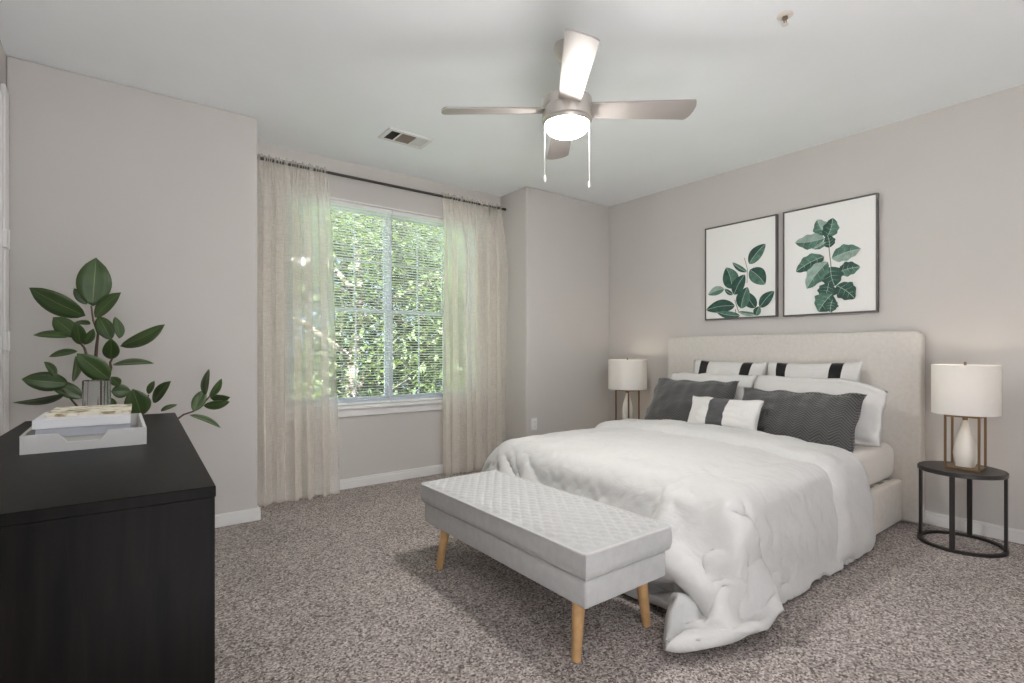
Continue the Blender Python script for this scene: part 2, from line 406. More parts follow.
# ------------------------------------------------------------------ outdoors
def build_outdoors():
    g = BM(); box(g, -14, 30, YW + .6, 40, -3.3, -3.0)
    o = obj('ground_outside', g, mat('lawn', (104, 112, 84), rough=1, var=.25, vscale=2)); o['kind'] = 'structure'
    rnd = random.Random(11)
    bark = mat('tree_bark', (84, 72, 62), rough=.95, bump=.6, bscale=30, var=.25, vscale=9)
    lm = []
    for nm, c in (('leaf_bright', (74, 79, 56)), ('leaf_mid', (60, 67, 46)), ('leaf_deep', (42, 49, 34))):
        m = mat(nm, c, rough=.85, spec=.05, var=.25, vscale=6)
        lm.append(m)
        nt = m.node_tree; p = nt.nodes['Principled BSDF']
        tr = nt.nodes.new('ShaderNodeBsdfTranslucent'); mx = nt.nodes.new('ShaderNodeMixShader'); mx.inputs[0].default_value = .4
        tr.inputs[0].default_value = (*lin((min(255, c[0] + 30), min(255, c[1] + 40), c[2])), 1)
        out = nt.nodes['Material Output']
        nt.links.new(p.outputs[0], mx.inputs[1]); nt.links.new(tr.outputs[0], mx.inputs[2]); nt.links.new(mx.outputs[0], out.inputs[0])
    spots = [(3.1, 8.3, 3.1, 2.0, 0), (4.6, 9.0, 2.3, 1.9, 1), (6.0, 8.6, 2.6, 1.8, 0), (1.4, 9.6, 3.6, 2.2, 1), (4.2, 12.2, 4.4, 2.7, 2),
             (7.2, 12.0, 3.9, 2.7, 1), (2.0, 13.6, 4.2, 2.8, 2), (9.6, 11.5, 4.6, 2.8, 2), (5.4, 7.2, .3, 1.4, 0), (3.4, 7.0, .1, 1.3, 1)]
    labels = ['bright green leafy tree seen through the left window half', 'mid green leafy tree behind the middle of the window', 'bright leafy tree seen through the right window half',
              'leafy tree behind the left sheer curtain', 'tall dark green tree standing farther back behind the window middle', 'tall mid green tree farther back behind the right window half',
              'tall dark tree farther back at the left edge of the window', 'tall dark tree farther back behind the right sheer curtain', 'low bright green shrubby tree under the right window half', 'low green shrubby tree under the left window half']
    for i, (x, y, h, r, k) in enumerate(spots):
        t = thing('tree', (x, y, -3), labels[i], 'tree', 'trees outside the window')
        b = BM(); top = h - .1
        tube(b, [(x, y, -3), (x + .1, y, -1.5), (x - .05, y + .1, .2 * top), (x + .1, y, .7 * top), (x, y, top)], [.17, .14, .11, .07, .03], 9)
        for q in range(7):
            z0 = -1.6 + (top + 1.6) * (q + .5) / 8; a = q * 2.4 + i; l = r * .85
            p0 = Vector((x, y, z0)); p2 = p0 + Vector((math.cos(a) * l, math.sin(a) * l, l * .55)); p1 = (p0 + p2) / 2 + Vector((0, 0, .12))
            tube(b, [p0, p1, p2], [.06, .04, .012], 6)
        obj('trunk', b, bark, t, smooth=True)
        b = BM(); n = int(3200 * r)
        cl = [(Vector((rnd.gauss(0, .5), rnd.gauss(0, .5), rnd.uniform(-1.0, .75))) * r, rnd.uniform(.28, .55) * r) for _ in range(26)]
        cz = h - r * .55
        for q in range(n):
            c, cr = cl[q % 26]
            p = Vector((x, y, cz)) + c + Vector((rnd.gauss(0, .5), rnd.gauss(0, .5), rnd.gauss(0, .45))) * cr
            p.y = max(p.y, YW + .9)
            s = rnd.uniform(.05, .10)
            e = Matrix.Rotation(rnd.uniform(0, 6.28), 3, 'Z') @ Matrix.Rotation(rnd.uniform(-1.2, 1.2), 3, 'X')
            vs = [b.verts.new(p + e @ Vector(u)) for u in ((0, -s, 0), (s * .45, -s * .1, s * .12), (0, s, 0), (-s * .45, -s * .1, s * .12))]
            f = b.faces.new(vs)
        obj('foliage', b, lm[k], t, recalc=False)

# ------------------------------------------------------------------ ceiling things
def build_fan():
    fx, fy = 1.862, 1.963
    nickel = mat('brushed_nickel', (205, 200, 194), rough=.3, metal=.75)
    blade_m = mat('silver_grey_blade', (168, 162, 157), rough=.42, metal=.3, spec=.6)
    dark = mat('dark_gap', (40, 38, 36), rough=.5)
    t = thing('ceiling_fan', (fx, fy, H), 'brushed nickel ceiling fan with four grey blades and lit dome light', 'ceiling fan')
    b = BM(); lathe(b, [(0, H), (.068, H), (.07, H - .02), (.062, H - .055), (.04, H - .078), (.016, H - .084), (0, H - .084)], fx, fy, 36); obj('canopy', b, nickel, t, smooth=True)
    b = BM(); tube(b, [(fx, fy, H - .08), (fx, fy, H - .26)], .0125, 14); obj('downrod', b, nickel, t, smooth=True)
    b = BM(); lathe(b, [(0, 2.493), (.03, 2.488), (.05, 2.463), (.115, 2.460), (.128, 2.453), (.130, 2.410), (.128, 2.405), (.131, 2.401), (.131, 2.350), (.124, 2.343), (0, 2.343)], fx, fy, 48)
    obj('motor_housing', b, nickel, t, smooth=True, auto=25)
    b = BM(); lathe(b, [(0, 2.344), (.122, 2.344), (.1225, 2.336), (.117, 2.326), (0, 2.326)], fx, fy, 48); obj('light_ring', b, nickel, t, smooth=True)
    bulb = bpy.data.materials.new('lit_opal_glass'); bulb.use_nodes = True; p = bulb.node_tree.nodes['Principled BSDF']
    p.inputs['Base Color'].default_value = (.9, .88, .84, 1); p.inputs['Emission Color'].default_value = (1, .975, .945, 1); p.inputs['Emission Strength'].default_value = FANLIGHT
    b = BM(); prof = [(.113, 2.328)] + [(.113 * math.cos(a), 2.322 - .056 * math.sin(a)) for a in [i * math.pi / 2 / 10 for i in range(10)]] + [(0, 2.266)]
    lathe(b, prof, fx, fy, 40); obj('light_dome', b, bulb, t, smooth=True)
    for k in range(4):
        th = math.radians(-38 + 90 * k)
        rho = Vector((math.cos(th), math.sin(th), 0)); tau = Vector((-math.sin(th), math.cos(th), 0)); pitch = math.tan(math.radians(13))
        b = BM(); n = 14; rows = []
        for i in range(n + 1):
            q = i / n; r = .115 + (.656 - .115) * q; w = .108 + .034 * q
            row = []
            for s in (-1, -.85, -.5, 0, .5, .85, 1):
                rr = r + (-.014 * abs(s) ** 4 - .006 * s * s - .010 * s) * max(0, i - n + 2) / 2
                pos = Vector((fx, fy, 2.404)) + rho * rr + tau * (s * w / 2) + Vector((0, 0, -s * w / 2 * pitch - .004 * (1 - s * s)))
                row.append((b.verts.new(pos + Vector((0, 0, .004))), b.verts.new(pos - Vector((0, 0, .004)))))
            rows.append(row)
        for a, c in zip(rows, rows[1:]):
            for i in range(6):
                b.faces.new((a[i][0], a[i + 1][0], c[i + 1][0], c[i][0])); b.faces.new((a[i][1], c[i][1], c[i + 1][1], a[i + 1][1]))
            b.faces.new((a[0][0], c[0][0], c[0][1], a[0][1])); b.faces.new((a[6][0], a[6][1], c[6][1], c[6][0]))
        for row in (rows[0], rows[-1]):
            for i in range(6): b.faces.new((row[i][0], row[i][1], row[i + 1][1], row[i + 1][0]))
        bl = obj('blade', b, blade_m, t, smooth=True)
        b = BM(); c = Vector((fx, fy, 2.409))
        pl = [c + rho * .07 + tau * .03, c + rho * .07 - tau * .03, c + rho * .17 - tau * .04 + Vector((0, 0, .045 * pitch)), c + rho * .17 + tau * .04 - Vector((0, 0, .045 * pitch))]
        A = [b.verts.new(v + Vector((0, 0, .004))) for v in pl]; B = [b.verts.new(v - Vector((0, 0, .004))) for v in pl]
        b.faces.new(A); b.faces.new(B[::-1])
        for i in range(4): b.faces.new((A[i], B[i], B[(i + 1) % 4], A[(i + 1) % 4]))
        obj('blade_iron', b, nickel, bl)
    chain_m = mat('white_chain', (190, 187, 182), rough=.4, metal=.3)
    vx, vy = .7944, -.6074
    for s, zb in ((-1, 2.03), (1, 2.0)):
        px, py = fx + vx * .116 * s, fy + vy * .116 * s
        b = BM(); tube(b, [(px, py, 2.345), (px, py, zb + .03)], .0009, 6); ch = obj('pull_chain', b, chain_m, t)
        b = BM(); lathe(b, [(0, zb + .035), (.003, zb + .034), (.0055, zb + .02), (.0055, zb + .002), (0, zb)], px, py, 12); obj('pull_fob', b, chain_m, ch, smooth=True)
    # sprinkler
    sx, sy = 2.512, 1.156
    t = thing('fire_sprinkler', (sx, sy, H), 'small white fire sprinkler head on the ceiling right of the fan', 'sprinkler')
    wp = mat('sprinkler_white', (222, 216, 206), rough=.35); br = mat('sprinkler_metal', (140, 124, 108), rough=.35, metal=.7)
    b = BM(); lathe(b, [(0, H), (.036, H), (.036, H - .004), (.026, H - .010), (.016, H - .010), (0, H - .008)], sx, sy, 28); obj('escutcheon', b, wp, t, smooth=True)
    b = BM(); lathe(b, [(0, H - .006), (.012, H - .008), (.012, H - .02), (.006, H - .024), (0, H - .024)], sx, sy, 16)
    for s in (-1, 1): tube(b, [(sx + s * .010, sy, H - .018), (sx + s * .012, sy, H - .032), (sx, sy, H - .046)], .0024, 6)
    obj('sprinkler_body', b, br, t, smooth=True)
    b = BM(); lathe(b, [(0, H - .045), (.015, H - .045), (.015, H - .048), (0, H - .048)], sx, sy, 20); obj('deflector', b, wp, t, smooth=True)
    # vent
    x0, x1, y0, y1 = 1.535, 1.885, 3.43, 3.64
    t = thing('ceiling_vent', ((x0 + x1) / 2, (y0 + y1) / 2, H), 'white rectangular ceiling air vent with slatted grilles near the window', 'vent')
    vm = mat('vent_white', (222, 222, 220), rough=.45); vd = mat('vent_dark', (58, 56, 54), rough=.8); vt = mat('vent_filter', (150, 138, 128), rough=.9)
    b = BM(); e = .028; z1, z0 = H - .0005, H - .012
    cuts = [x0 + e, x0 + e + .07, x0 + e + .082, x0 + .225, x0 + .237, x1 - e]
    box(b, x0, x1, y0, y0 + e, z0, z1); box(b, x0, x1, y1 - e, y1, z0, z1); box(b, x0, x0 + e, y0 + e, y1 - e, z0, z1); box(b, x1 - e, x1, y0 + e, y1 - e, z0, z1)
    box(b, cuts[1], cuts[2], y0 + e, y1 - e, z0, z1); box(b, cuts[3], cuts[4], y0 + e, y1 - e, z0, z1)
    obj('vent_frame', b, vm, t)
    for (a, c), m in zip(((cuts[0], cuts[1]), (cuts[2], cuts[3]), (cuts[4], cuts[5])), (vd, vt, vm)):
        b = BM(); box(b, a, c, y0 + e, y1 - e, H - .003, H - .0005)
        n = int((c - a) / .011)
        for k in range(n):
            xx = a + (k + .5) * (c - a) / n
            prism(b, [(xx - .004, H - .003), (xx - .0025, H - .003), (xx + .003, H - .011), (xx + .0015, H - .011)], 'y', y0 + e, y1 - e)
        obj('vent_grille', b, m, t)
    # outlet
    ox, oz = 3.213, .445
    t = thing('wall_outlet', (ox, YF, oz), 'white double power outlet low on the wall right of the curtain', 'outlet')
    b = BM(); box(b, ox - .035, ox + .035, YF - .006, YF, oz - .057, oz + .057, .003); obj('cover_plate', b, trim_m, t, smooth=True)
    for s in (-1, 1):
        b = BM(); box(b, ox - .017, ox + .017, YF - .009, YF - .005, oz + s * .022 - .014, oz + s * .022 + .014, .003); k = obj('socket', b, trim_m, t, smooth=True)
        b = BM()
        for q in (-.007, .006): box(b, ox + q, ox + q + .002, YF - .0096, YF - .0088, oz + s * .022 - .004, oz + s * .022 + .006)
        obj('socket_slots', b, mat('dark_gap', (40, 38, 36)), k)

# ------------------------------------------------------------------ bed
linen = lambda: weave_mat('headboard_linen', (214, 209, 202), scale=500, bump=.35, var=.06)
def build_bed():
    t = thing('bed', (3.2, 2.04, 0), 'large upholstered bed with tall cream linen headboard against the right wall', 'bed')
    b = BM(); pl = [(1.06, .005), (3.033, .005)]
    for (cy, a0) in ((3.033 - .045, 0), (1.06 + .045, 90)):
        for k in range(7): a = math.radians(a0 + k * 15); pl.append((cy + .045 * math.cos(a), 1.24 + .045 * math.sin(a)))
    prism(b, pl, 'x', 4.195, 4.288)
    h = obj('headboard', b, linen(), t, smooth=True, bevel=.016); h.modifiers['bevel'].segments = 4
    rail = weave_mat('rail_upholstery', (222, 216, 208), scale=300, bump=.3, var=.07)
    for (y0, y1) in ((1.16, 1.22), (2.86, 2.92)):
        b = BM(); box(b, 2.10, 4.197, y0, y1, .012, .285, .014, 3); obj('side_rail', b, rail, t, smooth=True)
    b = BM(); box(b, 2.045, 2.105, 1.16, 2.92, .012, .285, .014, 3); obj('foot_rail', b, rail, t, smooth=True)
    b = BM()
    for k in range(12): box(b, 2.15 + k * .17, 2.23 + k * .17, 1.215, 2.865, .262, .284)
    obj('slat_base', b, rail, t)
    # mattress with its fitted sheet
    b = BM(); box(b, 2.10, 4.185, 1.19, 2.89, .287, .535, .07, 6)
    b2 = bmesh.new()
    bmesh.ops.subdivide_edges(b, edges=b.edges[:], cuts=6, use_grid_fill=True)
    for v in b.verts:
        n = mn.noise(Vector((v.co.x * 5, v.co.y * 9, v.co.z * 9))) * .006 + mn.noise(v.co * 22) * .0025
        v.co.z += n * (1 if v.co.z > .3 else 0); v.co.y += n * (.8 if v.co.z > .25 else 0)
    b2.free()
    o = obj('mattress', b, weave_mat('white_sheet', (222, 218, 212), scale=900, bump=.1, var=.02), loc=(3.15, 2.04, .287), smooth=True)
    tag(o, 'thick mattress in a white fitted sheet, its corner bare beside the headboard', 'mattress')

def duvet_cloth():
    m = weave_mat('white_duvet_cotton', (206, 205, 203), scale=700, bump=.12, var=.02, sheen=.15)
    nt = m.node_tree; N = nt.nodes; L = nt.links; p = N['Principled BSDF']; tc = N['Texture Coordinate']
    # fine crumple
    nz = N.new('ShaderNodeTexNoise'); nz.inputs['Scale'].default_value = 15; nz.inputs['Detail'].default_value = 5; nz.inputs['Distortion'].default_value = .8
    mp = N.new('ShaderNodeMapping'); mp.inputs['Scale'].default_value = (1, .45, .5); mp.inputs['Rotation'].default_value = (0, 0, .5)
    L.new(tc.outputs['Object'], mp.inputs[0]); L.new(mp.outputs[0], nz.inputs['Vector'])
    b0 = [n for n in N if n.type == 'BUMP'][0]
    b = N.new('ShaderNodeBump'); b.inputs['Strength'].default_value = .6; b.inputs['Distance'].default_value = .015
    L.new(nz.outputs['Fac'], b.inputs['Height']); L.new(b.outputs[0], b0.inputs['Normal'])
    return m

# the settled cloth, half-millimetre steps: size of the grid, then x, y, z of each vertex as the change from the one before
DUVET_GRID = (57, 73)
DUVET_STEPS = [
6815,2207,48,-69,14,-2,-73,15,-1,-69,0,4,-63,0,21,-73,0,-22,-67,0,0,-74,0,-3,-69,0,0,-63,0,30,-62,0,-31,-63,0,33,-62,0,-32,-78,0,-1,-68,0,2,-73,0,2,-72,0,-4,-70,-6,0,-72,-10,0,-72,-4,2,
-72,-2,2,-73,8,0,-72,12,0,-71,2,-4,-76,0,1,-74,0,3,-66,0,-4,-66,0,23,-73,0,-23,-72,0,17,-63,0,-17,-61,0,36,-61,0,-36,-74,0,4,-72,0,4,-71,0,-8,-52,0,30,-13,0,47,72,0,1,47,-13,14,
45,-31,25,-55,-50,8,-59,-55,-3,-76,-44,-5,-88,-37,-17,-96,-9,-8,-96,-3,4,-92,8,18,-81,18,15,-72,26,10,-62,33,3,-49,40,-5,-37,47,-11,-27,49,-15,-21,52,-17,-17,52,-18,-17,52,-16,3292,-135,-20,-73,0,-11,-69,0,-5,
-69,0,-2,-72,0,1,-65,0,25,-66,0,-19,-69,0,-12,-72,0,-6,-73,0,0,-68,0,23,-59,0,-30,-74,0,6,-77,0,1,-69,0,1,-72,0,3,-69,0,-6,-74,0,2,-72,0,1,-72,0,3,-69,0,3,-73,0,-3,-71,0,-3,
-74,0,1,-73,0,-1,-71,0,2,-68,0,1,-75,0,4,-62,0,28,-73,0,-8,-69,0,14,-65,0,-28,-64,0,23,-69,0,-13,-74,0,4,-67,0,17,-55,0,28,38,0,28,6,0,36,73,0,4,18,-32,25,-46,-51,14,-60,-49,0,
-83,-39,-12,-71,0,-64,-84,-13,-38,-94,-8,-14,-97,0,9,-92,4,16,-85,12,12,-77,20,7,-65,30,2,-49,40,-2,-35,47,-6,-24,51,-9,-18,53,-10,-14,55,-13,3377,-120,17,-77,0,0,-68,0,4,-64,0,-6,-73,0,-8,-66,0,-2,
-73,0,-4,-70,0,7,-65,20,-11,-70,9,-5,-72,8,-1,-75,0,4,-72,1,-4,-67,-4,-1,-74,0,4,-70,-2,1,-73,-8,2,-72,1,-2,-71,-2,-3,-72,1,0,-70,-2,-1,-74,-4,4,-71,-4,3,-69,0,-2,-73,-2,-1,-71,2,1,
-75,2,2,-73,-3,0,-71,-7,8,-70,-6,9,-67,0,19,-63,0,-25,-68,0,0,-65,0,17,-74,0,5,-71,0,8,-16,0,30,-41,0,24,62,0,21,47,0,30,10,-22,24,-40,-50,16,-56,-49,1,-73,-2,-62,-72,0,-58,-80,-5,-53,
-89,-10,-30,-100,-8,-4,-97,-7,11,-93,0,9,-88,9,7,-79,20,6,-63,33,5,-46,42,3,-31,48,0,-20,53,-4,-12,55,-9,3446,-107,71,-68,0,7,-74,0,3,-68,0,-2,-64,0,-12,-68,17,-6,-70,7,-1,-73,7,-1,-70,-10,-1,
-70,14,0,-72,-1,3,-71,2,-1,-74,-9,-3,-73,10,3,-68,3,-1,-71,-4,1,-74,0,2,-69,-13,0,-75,3,-2,-73,5,-4,-71,1,1,-70,6,1,-71,-1,1,-71,-5,1,-72,2,2,-75,-5,0,-72,-1,-2,-69,-11,0,-73,18,3,
-71,1,1,-73,-6,5,-60,-30,1,-69,11,1,-69,-9,5,-69,-2,4,-57,0,18,-66,0,12,-14,0,33,47,0,34,55,0,27,4,-13,23,-45,-45,13,-69,-42,-20,-72,-6,-58,-62,16,-65,-61,3,-68,-85,-3,-53,-98,-12,-8,-97,-14,4,
-96,-7,3,-92,1,2,-87,13,5,-75,26,7,-58,36,7,-41,44,6,-26,49,3,-14,55,-3,3519,-101,132,-72,0,5,-74,0,3,-69,0,3,-63,18,-10,-73,14,-7,-68,-7,-1,-78,0,2,-69,10,-1,-71,-8,2,-72,10,5,-69,-11,-5,
-72,4,2,-73,2,-3,-68,1,-2,-71,-8,1,-77,-4,4,-68,6,-1,-71,9,1,-73,0,-2,-70,0,1,-76,0,1,-69,0,-4,-73,4,2,-70,-11,2,-72,0,0,-69,-8,0,-76,15,0,-66,-18,3,-70,0,2,-74,7,5,-65,-25,5,
-70,16,-6,-70,15,-3,-68,-30,12,-69,-1,10,-62,0,18,-6,0,30,20,0,26,55,0,33,8,-5,27,-58,-39,0,-76,-34,-32,-75,-3,-57,-69,5,-69,-49,20,-73,-65,4,-71,-94,-14,-7,-92,-15,-4,-90,-10,-7,-91,-1,-6,-88,9,-1,
-82,20,4,-69,31,7,-53,38,9,-36,45,7,-18,50,4,3572,-101,208,-70,3,1,-71,2,1,-72,20,-6,-69,-14,5,-70,16,-1,-72,7,-4,-75,2,-1,-66,-12,0,-74,12,1,-72,-4,4,-72,3,-3,-69,-9,0,-73,3,-5,-72,2,4,
-71,-8,2,-71,6,-2,-72,-8,2,-74,14,1,-71,0,-1,-73,-7,1,-71,5,-4,-73,1,1,-71,2,1,-72,-3,3,-67,-14,-1,-75,15,-2,-71,-14,-1,-68,10,5,-73,3,3,-64,-23,-1,-70,20,0,-77,6,3,-70,-13,0,-72,13,5,
-51,-36,9,-67,0,8,16,0,32,-18,0,28,48,0,37,0,0,22,-72,-32,-12,-80,-24,-37,-74,-1,-63,-68,7,-69,-49,16,-76,-47,18,-76,-85,-18,-5,-84,-15,-13,-82,-10,-17,-83,-1,-16,-85,8,-8,-83,18,-2,-76,27,4,-64,33,7,
-48,39,9,-28,44,9,3607,-108,291,-68,17,-5,-75,11,4,-70,-11,-4,-70,17,0,-70,-12,3,-75,4,-3,-71,-1,2,-74,10,1,-66,-4,-5,-75,-3,5,-69,2,-2,-74,5,-1,-73,-9,0,-69,-1,-3,-74,4,4,-74,-7,-2,-70,15,1,
-69,-6,1,-71,7,0,-71,-9,-5,-74,-3,4,-72,7,-1,-69,-8,-1,-73,-4,0,-71,13,3,-69,-17,-2,-69,10,2,-71,-4,2,-73,14,3,-74,1,-4,-69,-22,4,-70,9,-1,-68,-10,-2,-73,25,9,-66,-5,-6,-42,-36,25,-52,0,5,
41,0,45,-9,0,17,19,0,39,-78,-15,-21,-83,-17,-45,-74,1,-71,-30,21,-88,-26,10,-84,-83,8,-40,-81,-16,-11,-75,-13,-24,-72,-7,-29,-72,0,-25,-76,9,-15,-81,17,-6,-79,25,-1,-72,29,4,-60,34,8,-41,38,12,3613,-102,374,
-69,2,-1,-69,6,0,-72,-11,3,-67,17,-7,-73,-4,0,-73,-5,-1,-71,6,1,-71,2,1,-74,0,3,-75,0,0,-70,-6,1,-71,7,-1,-69,-3,-4,-73,-8,3,-72,6,-1,-70,-7,0,-76,12,-1,-66,2,-3,-75,-8,3,-72,1,-2,
-73,-3,3,-71,2,2,-68,-4,-3,-75,11,0,-64,-16,-3,-74,10,3,-67,-11,-1,-73,14,2,-69,-14,3,-72,1,-4,-73,5,1,-70,-8,2,-77,12,4,-69,-7,-1,-68,16,0,-72,-17,3,-38,-22,16,11,0,33,40,0,34,-16,0,25,
-78,0,-29,-84,-8,-49,-41,8,-87,5,0,-95,-60,0,-67,-92,24,-24,-76,-10,-23,-65,-9,-37,-59,-5,-40,-59,2,-33,-67,10,-21,-76,18,-9,-79,24,-4,-77,27,1,-70,31,5,-56,34,13,3602,-110,453,-71,-5,3,-69,-8,-1,-73,17,-1,
-68,-5,-2,-73,1,2,-72,0,-1,-74,0,4,-72,0,0,-67,0,-3,-70,0,-3,-71,0,0,-75,0,1,-72,-6,-1,-75,7,5,-65,-6,-6,-76,5,4,-71,0,-3,-75,0,6,-64,0,-6,-74,-1,3,-73,1,1,-69,-11,1,-74,11,-2,
-69,0,-2,-71,-12,2,-70,12,-4,-72,0,1,-73,-7,5,-70,10,-1,-73,-12,1,-73,0,1,-69,11,-3,-71,-14,4,-66,14,0,-73,-13,-3,-70,15,-2,-55,-40,15,27,0,35,23,0,27,-37,0,18,-78,0,-34,-71,0,-62,-11,0,-91,
14,0,-91,-89,0,-37,-87,33,-22,-67,1,-48,-52,-5,-53,-45,-3,-51,-47,4,-41,-59,11,-25,-72,19,-10,-78,24,-5,-80,26,-1,-76,30,3,-70,31,13,3577,-119,530,-68,-17,5,-76,9,-3,-73,-1,4,-66,4,-5,-74,-4,-1,-73,3,1,
-73,2,4,-68,-3,-6,-73,5,2,-72,-7,-1,-71,1,-2,-73,2,1,-73,-7,2,-70,5,0,-72,-2,3,-68,8,-3,-77,-5,3,-69,-6,-1,-72,8,-2,-74,5,1,-68,-8,0,-69,-9,0,-76,10,5,-66,-8,-5,-74,-7,5,-68,17,-2,
-74,-2,-5,-73,11,1,-67,-8,0,-73,-13,0,-73,16,-3,-70,-16,6,-71,1,2,-70,-4,3,-69,13,-6,-69,15,-3,-64,-39,10,24,-21,33,8,0,26,-47,0,0,-82,0,-36,-46,0,-81,19,0,-86,-8,0,-91,-90,0,0,-83,50,-40,
-57,6,-68,-40,-2,-66,-32,-2,-61,-36,4,-46,-54,13,-25,-69,20,-10,-77,25,-5,-80,27,-1,-80,28,5,-79,30,15,3541,-140,600,-74,0,-1,-71,-7,2,-71,7,0,-75,0,-1,-73,-3,2,-69,1,-1,-71,-1,1,-72,3,-5,-72,2,3,
-73,0,-3,-72,-11,6,-70,2,-1,-74,-1,0,-64,-1,-4,-78,2,6,-68,7,-7,-71,1,0,-72,-11,6,-72,6,0,-73,8,-6,-69,-4,-1,-75,-9,8,-69,-4,1,-73,5,-3,-71,-14,2,-68,9,-3,-73,17,0,-72,-3,-3,-73,3,4,
-68,-11,-2,-71,12,-2,-68,-20,2,-70,-5,0,-74,11,3,-72,-1,-5,-69,27,0,-66,-22,-3,21,-54,36,-19,0,20,-52,0,-8,-77,0,-52,-25,0,-88,18,0,-85,-15,0,-90,-86,0,18,-57,78,-76,-55,5,-70,-33,-2,-69,-17,-4,-66,
-25,4,-50,-54,16,-22,-68,22,-8,-76,25,-2,-79,27,2,-81,28,10,-82,27,21,3501,-157,656,-73,-1,-2,-74,-1,-2,-74,-4,3,-72,3,1,-68,1,-2,-72,0,0,-74,0,1,-67,1,-4,-78,1,7,-73,0,-1,-64,-10,-2,-73,1,-1,
-74,6,0,-71,-9,2,-70,2,-3,-76,10,1,-69,-3,-2,-70,1,1,-76,-3,6,-67,6,-6,-77,0,3,-71,-5,3,-66,-15,1,-71,2,-1,-72,10,-7,-74,-4,4,-68,3,-3,-71,7,-2,-71,4,1,-72,-15,6,-74,13,-5,-71,-2,-1,
-72,-14,7,-64,-3,-6,-75,7,1,-66,25,-8,-78,-2,3,-5,-66,26,-13,-15,20,-55,0,-50,-76,0,-46,8,0,-91,-19,0,-92,-14,1,-86,-86,112,-17,-59,-5,-52,-31,2,-71,-16,-2,-74,-3,-3,-69,-9,4,-57,-52,18,-17,-68,23,-5,
-75,26,3,-78,26,10,-80,25,18,-80,24,27,3460,-174,700,-76,1,3,-71,0,-1,-69,-2,-1,-74,0,-3,-71,0,3,-75,0,-2,-72,3,2,-70,-1,-2,-70,-3,-2,-75,-5,2,-71,8,2,-69,-8,1,-78,3,2,-69,4,-6,-71,-5,3,
-71,1,1,-69,1,-1,-75,2,0,-69,0,-1,-76,-1,2,-71,4,-3,-72,-9,5,-70,8,-3,-66,-12,-1,-71,9,-4,-78,-6,6,-69,8,-5,-71,-2,1,-71,-2,0,-71,5,1,-72,-7,-3,-73,8,2,-69,-2,-2,-67,-16,2,-73,18,-5,
-72,-9,-2,-57,40,-12,-6,-71,32,-56,-38,-12,-63,-1,-35,-63,0,-77,-26,0,-91,-17,14,-89,-19,32,-95,-63,87,-50,-54,2,-32,-19,0,-63,2,0,-72,14,-2,-72,14,4,-64,-55,20,-14,-70,24,1,-74,24,10,-77,24,18,-77,23,27,
-76,21,33,3417,-180,735,-73,0,0,-72,0,2,-68,-1,-3,-73,-1,3,-69,0,-2,-81,1,1,-69,-1,0,-72,-1,-1,-73,2,2,-68,1,1,-74,-1,0,-72,1,-2,-70,-2,-2,-74,2,4,-71,-4,-3,-73,4,3,-70,-1,1,-68,-1,-5,
-74,0,1,-73,1,0,-70,-2,1,-71,-1,2,-70,4,-4,-70,-4,4,-78,1,-2,-68,2,-4,-74,2,4,-70,-4,2,-71,1,-3,-72,-2,2,-68,1,-7,-74,0,2,-73,0,1,-68,-1,-2,-71,-6,-3,-69,-3,-5,-49,52,-12,-54,-40,-25,
-56,-46,17,-47,-6,-59,-36,9,-91,-25,2,-93,-67,122,-71,-30,-5,-95,-42,4,-62,-46,-5,-36,-9,-2,-59,16,-1,-68,32,-2,-70,36,5,-67,-58,20,-18,-71,22,6,-74,20,19,-75,21,28,-74,21,34,-72,19,35,3373,-161,763,-72,0,4,
-74,-1,-1,-68,0,-1,-74,-1,0,-68,-1,-3,-75,2,3,-70,-2,-3,-70,0,-1,-70,0,1,-73,2,3,-72,1,1,-72,-4,-4,-73,1,1,-71,2,1,-75,-1,-2,-69,-1,1,-70,0,-2,-73,0,3,-71,1,0,-70,-1,-1,-75,-1,-2,
-70,1,0,-73,1,3,-71,3,-1,-72,-4,-3,-71,0,2,-75,2,4,-67,-3,-5,-73,1,-1,-70,-2,0,-73,1,1,-72,-1,0,-68,-1,-5,-71,-1,0,-78,-1,0,-63,11,-18,-73,-18,2,-51,23,-41,-59,-29,-8,-27,3,-75,-25,6,-96,
-27,6,-97,-62,87,-77,-31,1,-92,-67,-2,-48,-49,-7,-37,-1,-3,-57,28,-3,-64,49,-4,-67,53,0,-70,-56,22,-31,-71,18,15,-73,16,30,-74,17,35,-72,19,38,-71,20,34,3335,-124,781,-72,1,1,-77,1,1,-67,-1,-2,-75,1,1,
-70,-2,0,-74,2,1,-73,-3,-2,-71,2,0,-67,-3,-2,-73,2,3,-71,0,-1,-73,-2,-2,-70,0,0,-73,2,2,-74,-1,0,-71,-1,-1,-70,-1,-1,-75,3,2,-68,-3,0,-75,4,1,-72,0,1,-69,-1,-1,-69,-3,-3,-72,2,3,
-76,-1,-2,-72,3,2,-68,-2,-1,-72,0,-1,-72,0,0,-72,-4,-1,-71,0,-1,-74,0,0,-71,-2,0,-72,0,0,-67,-5,-7,-70,-1,-8,-78,7,-13,-63,-3,-29,-27,6,-63,-35,2,-71,-27,3,-95,-27,4,-92,-40,12,-87,-58,54,-77,
-78,-3,-41,-49,-7,-42,5,-4,-57,38,-6,-61,62,-16,-59,65,-57,-68,-38,76,-66,-76,18,32,-74,12,39,-72,13,39,-71,17,38,-71,20,31,3287,-67,794,-69,-2,-1,-72,0,2,-70,-2,-2,-78,3,0,-69,-4,1,-71,1,0,-73,2,-1,
